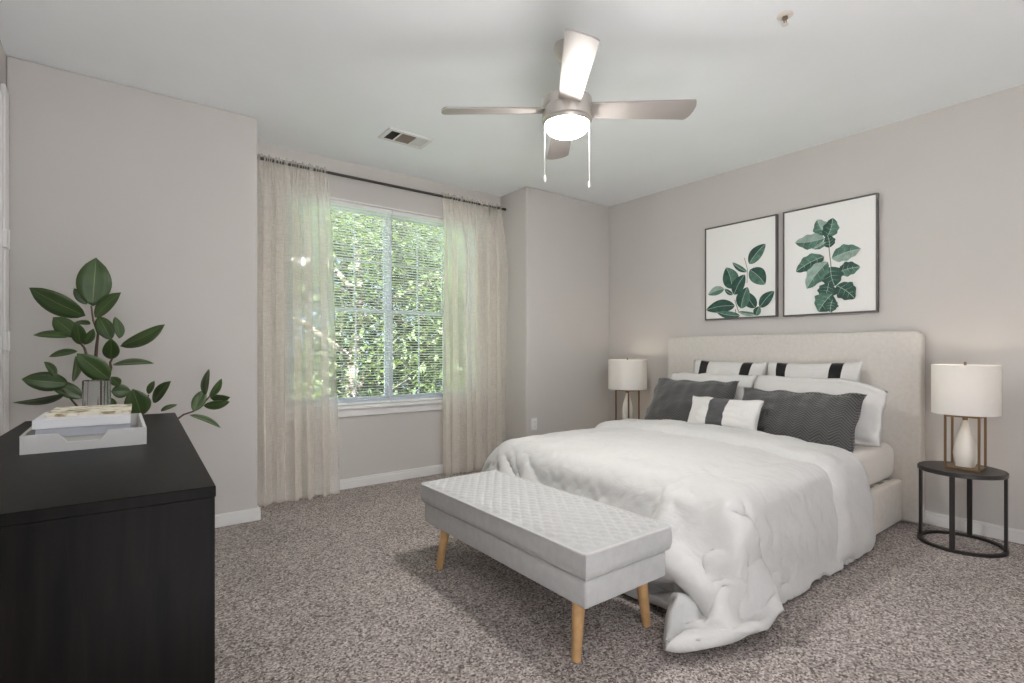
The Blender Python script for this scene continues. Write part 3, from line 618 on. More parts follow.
-67,-2,0,-75,0,0,-74,2,1,-69,0,-1,-70,0,0,-76,0,0,-71,-1,1,-70,-3,-1,-70,1,-1,-69,-2,0,-73,3,1,-76,0,0,-71,2,1,-71,-3,0,-70,2,-2,-71,-1,1,-71,0,0,-76,-1,-1,-68,-1,0,-75,3,2,
-70,-2,-1,-69,-4,-1,-71,0,0,-78,3,1,-67,-3,-1,-72,-3,-1,-75,0,0,-72,-2,-4,-71,1,-14,-68,5,-25,-41,-1,-59,-47,9,-49,-29,4,-71,-34,4,-91,-31,3,-88,-43,7,-84,-62,34,-66,-85,-7,-38,-47,-6,-49,13,-4,-60,
46,-6,-56,69,-12,-52,66,-38,-67,-15,23,-91,-77,28,41,-71,7,40,-70,9,35,-69,13,35,-72,18,27,3245,-8,800,-68,-2,0,-72,0,1,-71,-1,-1,-71,1,0,-76,2,0,-66,-2,0,-72,-2,0,-73,4,0,-75,-3,1,-69,-1,-1,
-69,0,0,-73,3,0,-74,0,0,-70,0,0,-75,-2,0,-68,-2,0,-74,3,1,-73,2,-1,-70,0,0,-69,-1,0,-73,0,0,-70,1,0,-72,-4,0,-73,1,0,-73,2,0,-72,-1,0,-72,-2,0,-70,-3,0,-73,2,0,-74,3,0,
-69,-6,0,-72,2,0,-71,-7,-2,-73,1,-1,-72,0,-1,-72,-3,-13,-60,4,-34,-50,8,-53,-26,3,-65,-47,8,-64,-28,6,-85,-41,0,-88,-48,10,-77,-69,11,-60,-83,-9,-38,-44,-6,-54,21,-3,-60,54,-6,-53,74,-10,-44,66,-21,-66,
-1,16,-98,-74,9,39,-69,-6,26,-69,2,26,-67,6,29,-73,10,26,3215,56,810,-74,0,0,-72,0,0,-68,-5,0,-72,2,3,-69,-3,-4,-72,3,1,-74,0,0,-69,-2,0,-76,6,0,-69,-5,0,-72,2,0,-73,0,0,-68,-3,0,
-72,1,0,-72,1,0,-71,-2,0,-75,2,0,-72,1,0,-73,2,8,-67,-3,-8,-73,0,0,-68,-1,0,-74,-2,1,-74,4,-1,-74,3,0,-70,-5,1,-72,-2,-1,-70,-1,1,-72,4,-1,-71,-1,1,-68,-5,0,-72,0,0,-77,-2,-1,
-69,-4,0,-74,0,2,-68,1,-13,-64,4,-38,-54,5,-47,-39,1,-63,-22,4,-75,-36,11,-82,-47,0,-78,-55,13,-75,-78,-6,-53,-79,-12,-40,-35,-3,-62,30,-3,-59,60,-7,-48,79,-11,-37,58,-6,-68,28,3,-86,-81,-7,31,-76,-10,-7,
-68,-5,14,-66,-3,26,-69,2,27,3188,117,831,-71,-2,0,-70,-1,0,-72,0,0,-71,2,10,-72,-4,-10,-69,0,-1,-74,3,1,-70,-2,0,-75,3,4,-70,-4,-4,-70,-1,-1,-71,2,1,-72,0,0,-73,2,-1,-74,1,1,-68,-5,7,
-76,6,-7,-69,-1,0,-68,-3,9,-71,-1,-8,-76,2,-2,-71,1,1,-74,-1,6,-66,-3,-7,-74,1,1,-69,0,0,-75,-1,-1,-73,1,3,-67,-2,-2,-76,-1,-1,-67,-4,5,-75,4,-3,-75,-4,-1,-71,-4,7,-70,1,-7,-67,0,-10,
-65,8,-35,-48,-1,-55,-58,-1,-47,-28,6,-76,-27,7,-85,-52,6,-77,-61,7,-73,-81,-13,-42,-72,-8,-53,-26,-2,-67,38,-6,-56,68,-8,-42,83,-13,-31,35,5,-84,12,4,-91,-47,-50,-21,-74,-1,10,-67,-9,20,-65,-10,26,-65,-6,29,
3175,174,860,-75,-5,0,-71,2,0,-71,-2,-1,-67,-3,14,-74,0,-6,-69,1,-7,-78,5,0,-72,-3,-2,-68,-3,5,-72,0,0,-73,-1,8,-73,4,-10,-70,-1,-1,-70,-2,3,-73,1,-2,-70,0,10,-71,0,-3,-71,1,-8,-73,-1,9,
-72,0,-2,-71,-1,-7,-75,6,-2,-66,-2,15,-75,2,-10,-68,-2,-5,-75,0,4,-71,-4,2,-73,4,-1,-70,-2,-2,-69,-2,6,-71,0,0,-75,-4,-7,-72,-1,8,-70,-5,6,-71,2,-16,-69,3,-8,-62,3,-37,-51,-2,-51,-64,-1,-38,
-21,6,-80,-43,10,-82,-56,3,-76,-63,1,-68,-75,-5,-57,-73,-11,-50,-18,-5,-71,43,-8,-57,74,-8,-37,86,-6,-32,-6,-5,-91,1,-17,-87,16,-46,-58,-81,-1,13,-69,-13,24,-65,-17,25,-62,-14,28,3162,220,897,-74,-4,-4,-70,0,0,
-74,1,1,-69,-3,7,-73,-1,13,-67,2,-12,-72,1,-4,-75,-3,-2,-75,6,1,-67,-7,10,-72,-2,1,-74,2,1,-72,5,-11,-70,1,5,-72,0,-3,-72,0,5,-68,0,6,-72,-2,-13,-73,2,-1,-68,-3,18,-74,3,-12,-73,-2,-2,
-71,0,-4,-71,-1,0,-69,-3,4,-75,3,-3,-71,1,6,-68,-1,-5,-75,0,3,-67,-7,3,-75,5,-8,-71,-3,2,-68,-1,11,-71,-3,-18,-74,0,4,-68,1,-11,-62,1,-39,-61,0,-35,-58,-1,-47,-26,12,-73,-56,-2,-79,-63,-2,-71,
-51,10,-73,-79,-11,-54,-63,-5,-63,-5,-10,-83,31,-11,-66,67,-7,-45,86,-3,-25,50,-14,-75,2,-19,-88,-16,-26,-70,-78,-16,12,-70,-22,21,-67,-24,18,-63,-19,20,3151,251,935,-72,-2,12,-71,4,-12,-71,-2,0,-76,-3,-1,-69,-1,16,
-69,0,-1,-76,5,-11,-67,-5,3,-74,5,-3,-70,-1,3,-71,-1,13,-70,0,-4,-71,-3,-12,-71,1,-5,-73,1,13,-73,-2,4,-69,2,-11,-73,-3,14,-69,5,-15,-73,-4,1,-72,1,8,-70,3,-7,-70,-4,-3,-71,-1,0,-71,1,8,
-74,4,-8,-71,-7,4,-74,3,-2,-73,-1,6,-69,2,-12,-69,-3,2,-72,-5,10,-73,2,-19,-71,-5,6,-69,1,-10,-69,1,-12,-68,4,-23,-52,0,-50,-63,0,-33,-49,0,-65,-53,0,-71,-58,5,-72,-53,8,-68,-57,-4,-70,-49,-9,-78,
-27,-10,-83,14,-15,-78,61,-5,-53,85,2,-22,71,-8,-50,18,-14,-85,-3,-29,-70,-75,-33,20,-79,-27,4,-71,-28,5,-67,-25,8,3139,271,985,-74,1,-7,-70,-2,2,-73,2,-3,-68,-5,2,-72,2,-7,-74,3,13,-73,-1,-8,-72,1,2,
-67,-3,3,-71,2,-10,-69,-2,16,-70,0,-9,-72,2,1,-72,-3,-6,-75,3,5,-69,-2,7,-73,4,-11,-69,-7,8,-71,2,1,-72,2,-12,-72,1,10,-67,-4,-1,-78,6,-10,-71,-4,8,-67,-1,-4,-75,0,0,-70,-2,-6,-71,2,5,
-70,-2,-2,-75,3,-5,-68,-5,7,-72,-3,-13,-68,-1,-15,-73,-1,4,-74,1,-5,-66,-3,-4,-64,5,-41,-64,-3,-22,-52,3,-55,-30,-7,-76,-38,2,-75,-51,-4,-67,-55,4,-71,-53,4,-68,-48,-4,-72,-54,0,-69,-26,-11,-82,46,-12,-67,
86,5,-20,78,-5,-29,45,-10,-78,9,-23,-69,-71,-37,-29,-78,-34,25,-74,-34,6,-71,-32,2,3129,276,1002,-73,-1,0,-74,3,0,-71,-3,3,-73,2,-3,-72,-1,4,-71,2,-7,-69,-3,7,-72,1,-8,-68,-2,10,-73,6,-10,-66,-5,4,
-75,1,5,-69,1,-7,-76,-1,3,-70,-1,1,-69,0,-6,-70,2,9,-70,2,-7,-76,-3,2,-66,-5,2,-72,3,0,-71,-1,-1,-74,5,-4,-70,-6,0,-72,3,1,-75,5,-4,-67,-4,3,-76,2,-6,-64,-3,0,-77,1,-1,-66,-3,-2,
-69,-1,-19,-72,-7,2,-70,-2,-14,-73,2,4,-72,3,-14,-69,0,-12,-42,-4,-64,-38,-6,-55,-53,4,-60,-24,-3,-80,-42,-3,-73,-47,0,-71,-43,-5,-68,-47,5,-71,-64,8,-59,-52,-7,-66,6,-11,-83,79,4,-39,82,-4,-11,63,-2,-55,
21,-22,-73,-62,-35,-47,-74,-34,3,-74,-37,20,-77,-39,5,3118,275,1019,-75,-7,0,-73,4,-2,-66,-2,0,-71,3,3,-77,-5,-2,-68,6,-1,-75,-3,0,-65,2,2,-76,-1,-3,-64,-4,2,-73,1,0,-76,-2,-1,-71,4,1,-65,-2,-1,
-72,1,0,-74,4,0,-68,-6,0,-75,1,-1,-70,5,2,-66,-4,-1,-77,1,-1,-67,-1,-1,-73,0,0,-73,2,2,-68,-3,-5,-73,0,0,-70,0,-3,-68,6,1,-71,-3,-2,-75,-3,-2,-69,-1,-14,-75,-2,-2,-70,-7,-17,-71,0,1,
-72,2,-3,-67,-5,-1,-66,3,-28,-50,-5,-57,-38,-5,-57,-21,4,-78,-33,-7,-72,-38,1,-70,-46,1,-73,-37,-4,-71,-46,-5,-68,-52,0,-67,-52,2,-62,-53,1,-65,71,0,-44,79,3,-17,68,-5,-55,41,-16,-69,-51,-32,-42,-75,-37,-3,
-79,-32,4,-75,-37,19,3112,254,1025,-73,5,1,-75,-6,-2,-67,5,1,-73,0,2,-70,1,-2,-68,-2,0,-74,-3,1,-69,4,0,-72,1,0,-76,1,-2,-68,-7,2,-69,-1,0,-74,5,2,-69,-5,-3,-72,1,3,-72,2,-3,-70,3,0,
-71,-4,-1,-72,3,3,-66,1,1,-73,-1,-1,-70,1,-3,-76,1,-2,-70,0,0,-70,-4,1,-68,-3,-3,-71,3,1,-76,1,-6,-66,0,1,-73,-5,-7,-77,4,-4,-66,-5,-21,-71,1,-7,-70,-8,0,-73,2,4,-71,2,-16,-65,-3,-18,
-47,-2,-58,-50,-2,-56,-16,-3,-76,-28,-3,-78,-32,-6,-72,-41,-1,-71,-37,1,-69,-44,-2,-70,-59,-1,-59,-60,8,-58,-53,-5,-58,69,-1,-50,68,-1,-38,66,0,-50,42,-17,-69,-50,-31,-38,-75,-34,4,-73,-31,-4,-68,-38,19,3109,255,1033,
-74,-3,1,-66,0,-2,-70,-2,0,-76,-2,0,-67,3,1,-74,-1,1,-65,-1,0,-71,3,1,-78,2,-3,-70,-5,-1,-67,2,2,-71,-1,2,-76,6,0,-68,-1,0,-67,-5,-2,-77,2,0,-66,-1,0,-76,1,-2,-69,1,3,-68,-1,-2,
-70,-1,0,-75,3,-1,-73,-5,1,-70,5,-3,-69,-5,-1,-75,4,0,-69,2,-1,-67,-2,-4,-75,1,-3,-73,0,0,-66,-4,-18,-70,-3,-13,-75,0,-8,-68,-7,0,-75,1,0,-70,-1,-4,-62,2,-39,-57,-2,-41,-37,-7,-60,-31,1,-77,
-14,-4,-77,-33,-5,-74,-36,-1,-74,-40,5,-69,-46,-4,-71,-53,-2,-56,-60,1,-52,-49,2,-62,26,-13,-79,67,2,-40,73,5,-32,45,-14,-64,-52,-30,-33,-64,-36,20,-70,-35,-16,-72,-30,19,3124,246,1036,-74,3,1,-70,-4,1,-74,4,-1,
-68,-5,-1,-74,1,-1,-71,4,2,-68,3,-3,-72,-5,2,-69,-1,0,-73,1,-2,-68,-3,2,-75,3,1,-67,4,0,-75,-7,-2,-66,3,1,-75,0,-1,-72,1,1,-73,-3,-2,-67,4,4,-72,0,-1,-70,-1,-3,-70,2,0,-71,-4,-1,
-73,2,0,-72,4,-1,-71,-7,-1,-66,5,-2,-70,0,-5,-75,-3,0,-74,0,-7,-69,-2,-15,-69,-3,-6,-72,-4,-15,-70,-1,2,-73,1,2,-70,-2,-16,-69,1,-23,-45,-4,-54,-47,-1,-61,-19,-5,-76,-19,1,-75,-33,-3,-75,-32,-1,-69,
-38,-4,-70,-48,-1,-70,-54,0,-53,-61,4,-54,-38,-4,-66,0,-6,-76,51,-9,-60,70,0,-30,63,-2,-50,-51,-30,-30,-64,-34,26,-73,-28,-22,-68,-33,20,3127,243,1038,-68,-2,-1,-71,-1,2,-73,3,-3,-69,-5,0,-69,0,1,-71,5,-1,
-73,-2,3,-67,2,0,-75,3,0,-67,-7,-1,-73,5,1,-74,-5,-1,-71,7,1,-69,-2,-1,-68,-2,-2,-70,-2,0,-73,3,3,-75,2,0,-68,-7,0,-73,1,-2,-66,2,0,-72,3,-1,-75,-2,0,-68,1,-3,-70,1,0,-77,-2,0,
-70,-1,-3,-67,4,-3,-71,-5,-4,-73,-2,-2,-73,-1,-11,-72,4,-19,-71,-6,-10,-71,0,-1,-73,2,-1,-71,-7,-5,-57,-4,-35,-55,1,-49,-39,-2,-62,-19,-2,-74,-23,4,-74,-27,-8,-73,-36,2,-68,-31,-4,-71,-59,1,-51,-51,-4,-57,
-44,7,-63,-33,-7,-71,-26,-1,-71,29,-16,-69,61,-2,-45,77,-16,10,-20,-5,-67,-63,-30,13,-70,-29,-17,-70,-32,17,3114,231,1043,-70,3,-1,-68,-2,2,-71,-2,-1,-70,-3,0,-70,3,0,-72,2,-1,-72,1,1,-74,1,-1,-68,-8,2,
-72,7,-2,-75,-4,1,-66,-1,1,-69,-2,1,-77,2,-4,-66,6,1,-72,0,2,-74,-4,1,-66,0,-2,-77,-1,1,-72,-1,-1,-71,-1,0,-70,3,1,-68,2,-5,-71,-2,1,-71,-3,-1,-72,5,-4,-67,-2,1,-74,-2,-4,-73,3,-3,
-73,1,-1,-69,-5,-14,-68,-2,-17,-70,-4,-9,-78,3,0,-68,-6,6,-66,-2,-21,-66,0,-30,-55,2,-52,-41,-6,-61,-18,2,-74,-17,0,-72,-23,-2,-69,-30,-2,-70,-38,2,-68,-56,-6,-48,-40,7,-64,-19,-16,-70,-27,-7,-68,-36,10,-66,
-32,-6,-69,71,1,-27,73,-16,8,20,-5,-72,-72,-25,-15,-69,-30,1,-68,-30,11,3096,212,1046,-69,-1,2,-74,4,-2,-69,1,0,-70,-4,-1,-72,-1,0,-70,3,4,-76,-3,-2,-69,-2,-1,-71,3,1,-71,0,1,-72,0,0,-67,2,1,
-73,1,-1,-72,-1,-1,-69,-5,1,-73,2,-1,-68,5,1,-72,-6,-1,-71,1,2,-74,1,0,-71,-1,-1,-66,1,-1,-73,-3,-1,-69,6,-4,-74,0,1,-68,-7,-2,-75,1,-3,-73,1,-2,-69,1,-3,-70,-3,-11,-72,-2,-13,-69,-1,3,
-74,2,-11,-72,-2,4,-71,-3,-20,-69,-1,-12,-66,3,-32,-51,-4,-45,-43,-1,-65,-15,-1,-73,-12,-6,-71,-25,-1,-70,-34,1,-63,-41,5,-59,-34,-4,-63,-17,-3,-72,-37,-6,-66,-45,-4,-59,-61,-5,-41,-19,5,-70,66,1,-32,75,-13,1,
34,-3,-65,-58,-21,-30,-63,-26,-5,-73,-33,6,3078,199,1050,-74,-2,-2,-71,3,0,-66,-6,1,-77,4,0,-68,-4,2,-69,7,-1,-77,-2,0,-66,-1,1,-75,-4,-3,-65,3,0,-78,5,3,-69,-8,0,-74,6,-2,-68,-6,1,-67,4,1,
-77,-1,-2,-71,5,1,-72,-3,-2,-68,2,1,-72,0,-1,-65,-7,-1,-71,5,2,-73,-3,0,-75,5,-3,-66,1,0,-77,-4,-2,-68,-2,-4,-74,-1,-1,-72,3,-5,-66,-3,0,-72,-2,-14,-71,1,-21,-69,2,7,-76,-7,-16,-69,-1,-4,
-73,2,-11,-62,0,-30,-54,-2,-49,-35,-3,-66,-19,-3,-72,-16,-4,-67,-16,0,-70,-29,2,-67,-36,-3,-63,-27,-2,-68,-31,-1,-64,-40,-3,-59,-59,-3,-45,-60,-6,-39,-17,4,-71,68,-2,-27,70,-11,-10,32,0,-69,-49,-24,-34,-66,-20,-9,
-66,-24,6,3071,187,1049,-75,0,-2,-68,-4,3,-69,1,1,-69,1,-2,-76,2,1,-66,-4,1,-77,-1,0,-66,-1,-3,-75,4,2,-68,-2,-3,-73,4,3,-69,-2,-1,-76,-3,-1,-71,1,0,-68,0,2,-70,4,-1,-72,-3,1,-73,2,1,
-66,0,-1,-77,-2,-2,-70,-1,-1,-66,-2,0,-76,7,-1,-68,-8,-1,-72,0,0,-69,0,-3,-75,3,-1,-70,4,-4,-68,1,-4,-71,-2,-5,-75,-1,-11,-70,-2,-23,-65,-7,-9,-75,-2,4,-67,-1,-5,-71,-1,-10,-67,1,-30,-54,-1,-52,
-45,1,-60,-15,-1,-75,-11,-3,-70,-21,-1,-69,-31,-1,-65,-35,-2,-60,-20,-1,-72,-38,-5,-58,-45,3,-57,-63,-8,-37,-60,-3,-44,4,1,-72,72,-6,-8,60,-3,-36,1,-9,-70,-40,-18,-43,-64,-26,12,-66,-23,-5,3087,189,1047,-65,-4,-1,
-72,5,2,-75,1,-1,-66,0,1,-74,-2,-2,-69,2,1,-72,-1,1,-75,1,0,-70,-3,-3,-71,-1,2,-67,5,1,-74,-5,-3,-70,0,2,-72,2,1,-71,-1,0,-72,1,-3,-71,-1,2,-70,3,-1,-68,-1,0,-75,0,1,-68,1,-2,
-75,1,0,-67,-6,-2,-69,4,0,-77,0,-2,-66,-4,1,-76,1,-5,-67,3,-3,-72,1,-2,-71,-4,-6,-69,1,-17,-75,-6,-8,-68,-1,-21,-74,-1,-3,-68,1,8,-71,-2,-15,-63,-5,-30,-57,1,-49,-44,3,-62,-17,-5,-73,-6,1,-72,
-38,-3,-64,-29,0,-68,-17,2,-70,-36,-6,-59,-32,4,-67,-58,-7,-41,-60,-5,-39,-53,-2,-53,15,2,-65,77,-8,-3,38,-5,-56,-15,-8,-69,-55,-31,-17,-50,-23,-34,-61,-15,44,3113,189,1027,-66,-1,-2,-70,-2,-2,-72,3,2,-74,1,1,
-68,-3,-1,-69,7,-2,-75,-6,4,-73,5,-3,-66,-6,1,-73,2,-1,-69,-2,2,-71,6,-1,-75,-3,-1,-72,0,-1,-73,1,4,-65,-4,-4,-77,4,3,-67,-5,1,-69,1,-1,-70,1,-1,-78,1,-2,-63,3,0,-73,-5,-2,-74,6,2,
-72,-5,-4,-70,4,-1,-72,-4,-2,-72,-1,-4,-70,1,-1,-69,0,-2,-74,1,-14,-66,-1,-27,-74,-6,0,-71,1,-2,-68,-1,-8,-74,-3,-11,-64,-1,-32,-56,4,-50,-31,-6,-60,-20,1,-73,-31,-5,-69,-8,-2,-68,-28,6,-72,-33,-3,-62,
-31,-1,-68,-46,-2,-52,-52,0,-52,-67,-8,-28,-37,-2,-58,21,4,-71,71,-8,5,-10,-20,-66,-18,-21,-65,-15,-21,-52,-54,-14,40,-67,-16,-9,3130,195,1041,-68,5,-1,-75,-1,0,-67,-4,2,-69,0,-2,-76,6,-1,-69,-6,1,-69,0,1,
-71,0,1,-73,3,0,-72,-5,-3,-72,1,3,-67,0,-2,-73,0,0,-74,6,0,-67,0,1,-71,-1,0,-72,0,-2,-69,-5,2,-75,3,-1,-67,-1,-1,-71,0,2,-71,-3,-1,-76,7,-1,-66,-4,-4,-74,-1,-1,-65,0,-1,-77,5,-3,
-65,-6,-2,-75,1,-4,-69,-2,-10,-75,0,-16,-68,-4,0,-73,6,-22,-68,-3,-3,-73,0,0,-71,-2,-11,-65,-5,-31,-55,4,-52,-36,-4,-58,-28,-1,-73,-3,-1,-70,-24,-2,-68,-33,-1,-68,-37,-3,-59,-34,5,-68,-33,-7,-62,-64,-2,-34,
-60,-5,-34,-34,1,-67,25,0,-68,46,-28,-48,56,-14,-43,-26,-19,-62,-54,-1,-23,-58,-19,38,-62,-14,-22,3135,196,1050,-72,0,1,-69,-5,1,-70,0,-2,-70,3,2,-77,3,-1,-70,-1,0,-71,2,-2,-70,-1,3,-73,1,-3,-69,-2,0,
-71,-3,2,-71,-1,0,-70,3,-2,-75,1,2,-65,-1,-2,-76,2,2,-69,-1,-1,-66,0,0,-73,-2,0,-76,-3,1,-69,6,-1,-69,0,1,-71,0,-2,-69,-2,-3,-73,1,0,-73,-6,-2,-67,7,-2,-74,-5,-4,-68,-2,-2,-77,2,-1,
-73,2,-11,-68,-5,-21,-71,0,-6,-66,-2,-16,-73,-1,2,-74,0,-11,-64,-1,-32,-52,-2,-51,-43,-3,-55,-11,-2,-76,-15,4,-72,-20,-5,-67,-31,-1,-68,-31,-2,-61,-36,3,-66,-48,1,-52,-60,-8,-41,-63,-1,-36,-14,-4,-67,53,-20,-49,
8,-10,-69,36,-16,-64,10,-17,-67,-57,-8,29,-68,-16,-10,-71,-9,11,3136,196,1043,-73,-4,0,-68,7,-1,-75,0,-2,-69,-6,1,-68,6,1,-77,-3,2,-65,-4,-3,-74,0,0,-70,2,2,-68,0,-1,-73,-1,0,-72,6,0,-69,-1,-1,
-72,-2,1,-73,1,0,-72,2,-1,-71,-4,-1,-73,1,4,-67,-2,-4,-74,6,1,-66,-3,-1,-71,-1,-1,-71,1,-1,-75,-2,-1,-69,4,0,-74,1,-2,-72,-1,-1,-65,1,-4,-79,-1,-4,-66,-1,1,-73,-2,-26,-68,-4,-13,-73,1,-7,
-68,-4,-3,-71,-2,-4,-73,1,-11,-63,-2,-29,-54,-3,-51,-42,6,-64,-15,-3,-74,-10,-4,-67,-24,0,-68,-37,-4,-64,-26,1,-65,-37,0,-65,-51,-1,-47,-61,-5,-32,-51,1,-56,0,-7,-74,33,-18,-59,38,-16,-57,44,-24,-54,-33,-3,-62,
-57,-15,-5,-67,-5,22,-63,-16,23,3136,197,1027,-75,0,2,-74,-1,0,-71,4,-2,-68,0,2,-74,-5,-4,-69,2,1,-69,-4,-1,-72,2,2,-70,3,-2,-75,-5,3,-64,7,-1,-73,-2,-2,-76,1,2,-67,-3,-1,-74,1,1,-69,0,1,
-74,3,-2,-69,-5,-1,-73,-2,2,-71,5,0,-65,-3,-1,-72,4,1,-70,1,-4,-74,-2,2,-71,-3,-5,-73,-1,0,-72,6,-4,-67,-5,-2,-74,2,2,-67,-1,-17,-76,0,1,-68,-2,-8,-73,-4,-9,-70,-2,-8,-70,-1,-9,-71,0,-18,
-67,3,-33,-53,-2,-50,-38,1,-60,-22,-5,-71,-6,1,-70,-32,-4,-66,-17,3,-70,-35,1,-61,-44,0,-59,-54,-2,-48,-59,-6,-38,-33,-5,-64,8,-10,-71,46,-18,-55,45,-19,-51,11,-14,-70,-47,1,-51,-60,-17,-1,-64,-12,11,-56,-7,46,
3134,196,1012,-71,-1,0,-72,0,-2,-73,-4,2,-72,-1,-1,-64,2,2,-78,-1,-4,-71,4,1,-68,-3,-1,-67,1,4,-78,0,-1,-66,-2,0,-70,2,0,-76,0,-1,-71,1,-2,-67,-3,0,-74,3,1,-70,-2,-1,-71,0,3,-73,-4,0,
-67,0,-3,-71,3,1,-72,4,0,-76,-4,0,-66,2,-2,-70,-5,-1,-76,4,-4,-72,-3,-2,-65,2,-2,-70,2,-2,-74,-5,0,-73,0,-11,-70,0,-20,-72,-3,-12,-70,-1,-8,-74,4,-3,-70,-1,-12,-63,0,-29,-52,-1,-53,-48,-3,-56,
-4,-1,-77,-14,0,-69,-23,-4,-69,-31,2,-64,-32,2,-63,-59,-9,-43,-50,0,-54,-46,-3,-51,-23,-3,-70,20,-11,-67,48,-24,-48,39,-16,-62,-5,-9,-68,-65,-4,-29,-50,-17,-20,-67,-5,26,-48,-10,56,3132,191,989,-74,0,2,-65,-2,-1,
-71,1,-1,-74,0,1,-69,1,1,-69,-1,-1,-78,4,-2,-69,0,2,-71,-5,1,-69,1,0,-70,3,-2,-71,-4,-1,-72,2,1,-76,-1,1,-71,3,-1,-68,-2,2,-66,1,0,-75,3,0,-72,-2,-2,-68,-3,2,-69,-1,-1,-79,-1,-3,
-67,7,-1,-68,-3,-1,-73,2,-1,-72,1,0,-74,-2,-2,-65,-4,-3,-73,6,-5,-70,-5,-11,-72,-6,-14,-70,2,-13,-69,-2,-9,-77,5,-5,-67,-2,4,-75,-2,-14,-58,-2,-36,-60,1,-43,-34,-4,-64,-24,-1,-71,-8,3,-72,-31,0,-67,
-17,0,-69,-53,-5,-49,-30,-4,-61,-49,-3,-58,-50,1,-47,-17,-5,-72,25,-13,-66,45,-20,-53,34,-20,-60,-18,-11,-66,-64,-1,-37,-57,-14,17,-69,-3,21,-39,-16,58,3135,199,970,-71,-1,4,-72,-6,-2,-72,1,-2,-70,3,0,-74,-2,4,
-69,-1,-3,-69,3,1,-74,-3,-2,-71,0,3,-71,1,0,-70,3,0,-70,0,-2,-73,-4,2,-72,1,0,-74,-3,0,-70,5,-2,-68,-3,1,-75,0,1,-65,2,-2,-77,-3,2,-63,2,-1,-76,4,-2,-67,-7,1,-75,8,-4,-73,-3,0,
-71,-4,-3,-66,4,-1,-75,0,-5,-71,-2,-8,-69,1,8,-74,-5,-17,-67,0,-17,-71,4,-15,-69,-7,-3,-74,5,-1,-71,-5,-12,-66,0,-27,-53,1,-55,-40,-3,-55,-21,-2,-76,-16,-1,-68,-7,-2,-72,-41,3,-58,-29,-6,-68,-45,0,-53,
-51,-2,-49,-38,1,-64,-9,-10,-69,30,-13,-65,47,-21,-51,20,-17,-67,-31,-7,-63,-73,-4,-15,-56,-16,-9,-44,-10,50,-53,-11,55,3129,200,957,-71,1,0,-69,1,-1,-68,-6,3,-76,6,0,-69,-2,-1,-67,-3,0,-75,-2,0,-67,4,-1,
-74,4,0,-69,-2,-2,-72,2,2,-74,-3,2,-70,-3,0,-68,1,-2,-77,-2,1,-65,4,1,-74,3,-1,-74,-4,0,-67,-2,1,-71,1,-2,-73,0,0,-73,-2,-3,-69,3,-1,-66,-3,-1,-72,2,-1,-72,-3,-2,-72,8,-2,-69,-3,-3,
-72,1,0,-71,-3,-10,-71,0,-8,-68,-3,-17,-74,3,-13,-71,-1,-5,-73,-1,0,-71,-1,-11,-65,-4,-31,-52,3,-54,-42,-3,-51,-9,-3,-79,-13,-3,-72,-20,-1,-68,-29,3,-66,-41,-4,-59,-49,-3,-50,-31,-3,-64,-46,-2,-56,1,-7,-74,
39,-19,-56,39,-14,-62,8,-12,-69,-50,-10,-48,-67,-7,-27,-49,-16,31,-70,-8,17,-29,-10,64,3129,199,951,-65,1,1,-75,-6,-2,-71,5,0,-66,3,1,-76,-5,-2,-73,1,2,-68,0,-2,-72,3,0,-74,-2,1,-70,-1,1,-70,-1,-1,
-68,4,-1,-73,-6,3,-71,5,-2,-73,1,-1,-72,1,0,-71,-7,1,-65,3,0,-75,3,-2,-72,0,3,-66,1,0,-74,-7,-2,-74,3,-3,-65,-4,2,-70,1,-3,-77,1,-4,-69,-1,0,-68,3,-1,-71,3,-5,-73,-4,-6,-69,-2,-9,
-73,3,-21,-70,-2,-6,-71,-3,-2,-72,-2,-6,-70,-1,-10,-69,1,-36,-56,-2,-43,-24,-3,-65,-29,-1,-72,-7,-2,-70,-31,3,-67,-20,0,-68,-36,-2,-61,-42,-4,-56,-48,-6,-53,-26,4,-71,17,-10,-67,36,-21,-60,34,-18,-61,-9,-7,-68,
-56,-8,-51,-68,-13,7,-58,-12,-15,-50,-12,49,-38,-5,63,3136,195,938,-74,0,1,-66,0,-2,-73,0,0,-70,3,1,-70,-1,1,-74,2,1,-74,-2,-1,-65,3,-2,-77,-1,1,-65,-2,1,-75,-4,-1,-69,1,-1,-71,4,2,-75,1,-1,
-64,-5,-1,-72,6,0,-75,-2,2,-69,3,1,-76,-7,-1,-68,0,-1,-71,7,2,-67,-5,-1,-74,-3,-2,-69,2,-1,-71,0,-3,-70,5,-3,-74,-4,1,-68,-1,-4,-75,1,-2,-73,-1,-3,-68,-1,-19,-72,2,-9,-67,-2,-19,-73,-1,0,
-72,1,0,-71,-1,-11,-66,-1,-29,-50,-6,-50,-45,-2,-63,-14,1,-72,-7,2,-71,-22,-5,-69,-39,3,-60,-36,1,-61,-50,-5,-55,-30,-3,-63,-11,-5,-71,34,-19,-59,33,-15,-66,17,-13,-66,-53,-17,-46,-36,0,-63,-65,-14,-29,-38,-14,44,
-62,-1,28,-36,-6,63,3128,198,930,-66,-3,-1,-76,-1,3,-66,3,-2,-72,-1,0,-72,1,0,-73,-4,0,-66,0,1,-75,3,1,-71,-2,0,-73,-3,-2,-68,2,-1,-72,-3,1,-70,3,1,-74,3,0,-70,-2,2,-64,3,-4,-72,-3,3,
-73,2,-1,-75,1,-2,-70,0,1,-69,1,2,-70,-2,-3,-71,1,-2,-73,-3,-1,-67,3,-2,-74,-3,-2,-68,-1,-1,-76,-2,-1,-65,3,-5,-75,0,1,-70,-3,-12,-68,-3,-24,-75,1,-2,-71,-1,-11,-74,3,2,-68,-4,-11,-64,-1,-31,
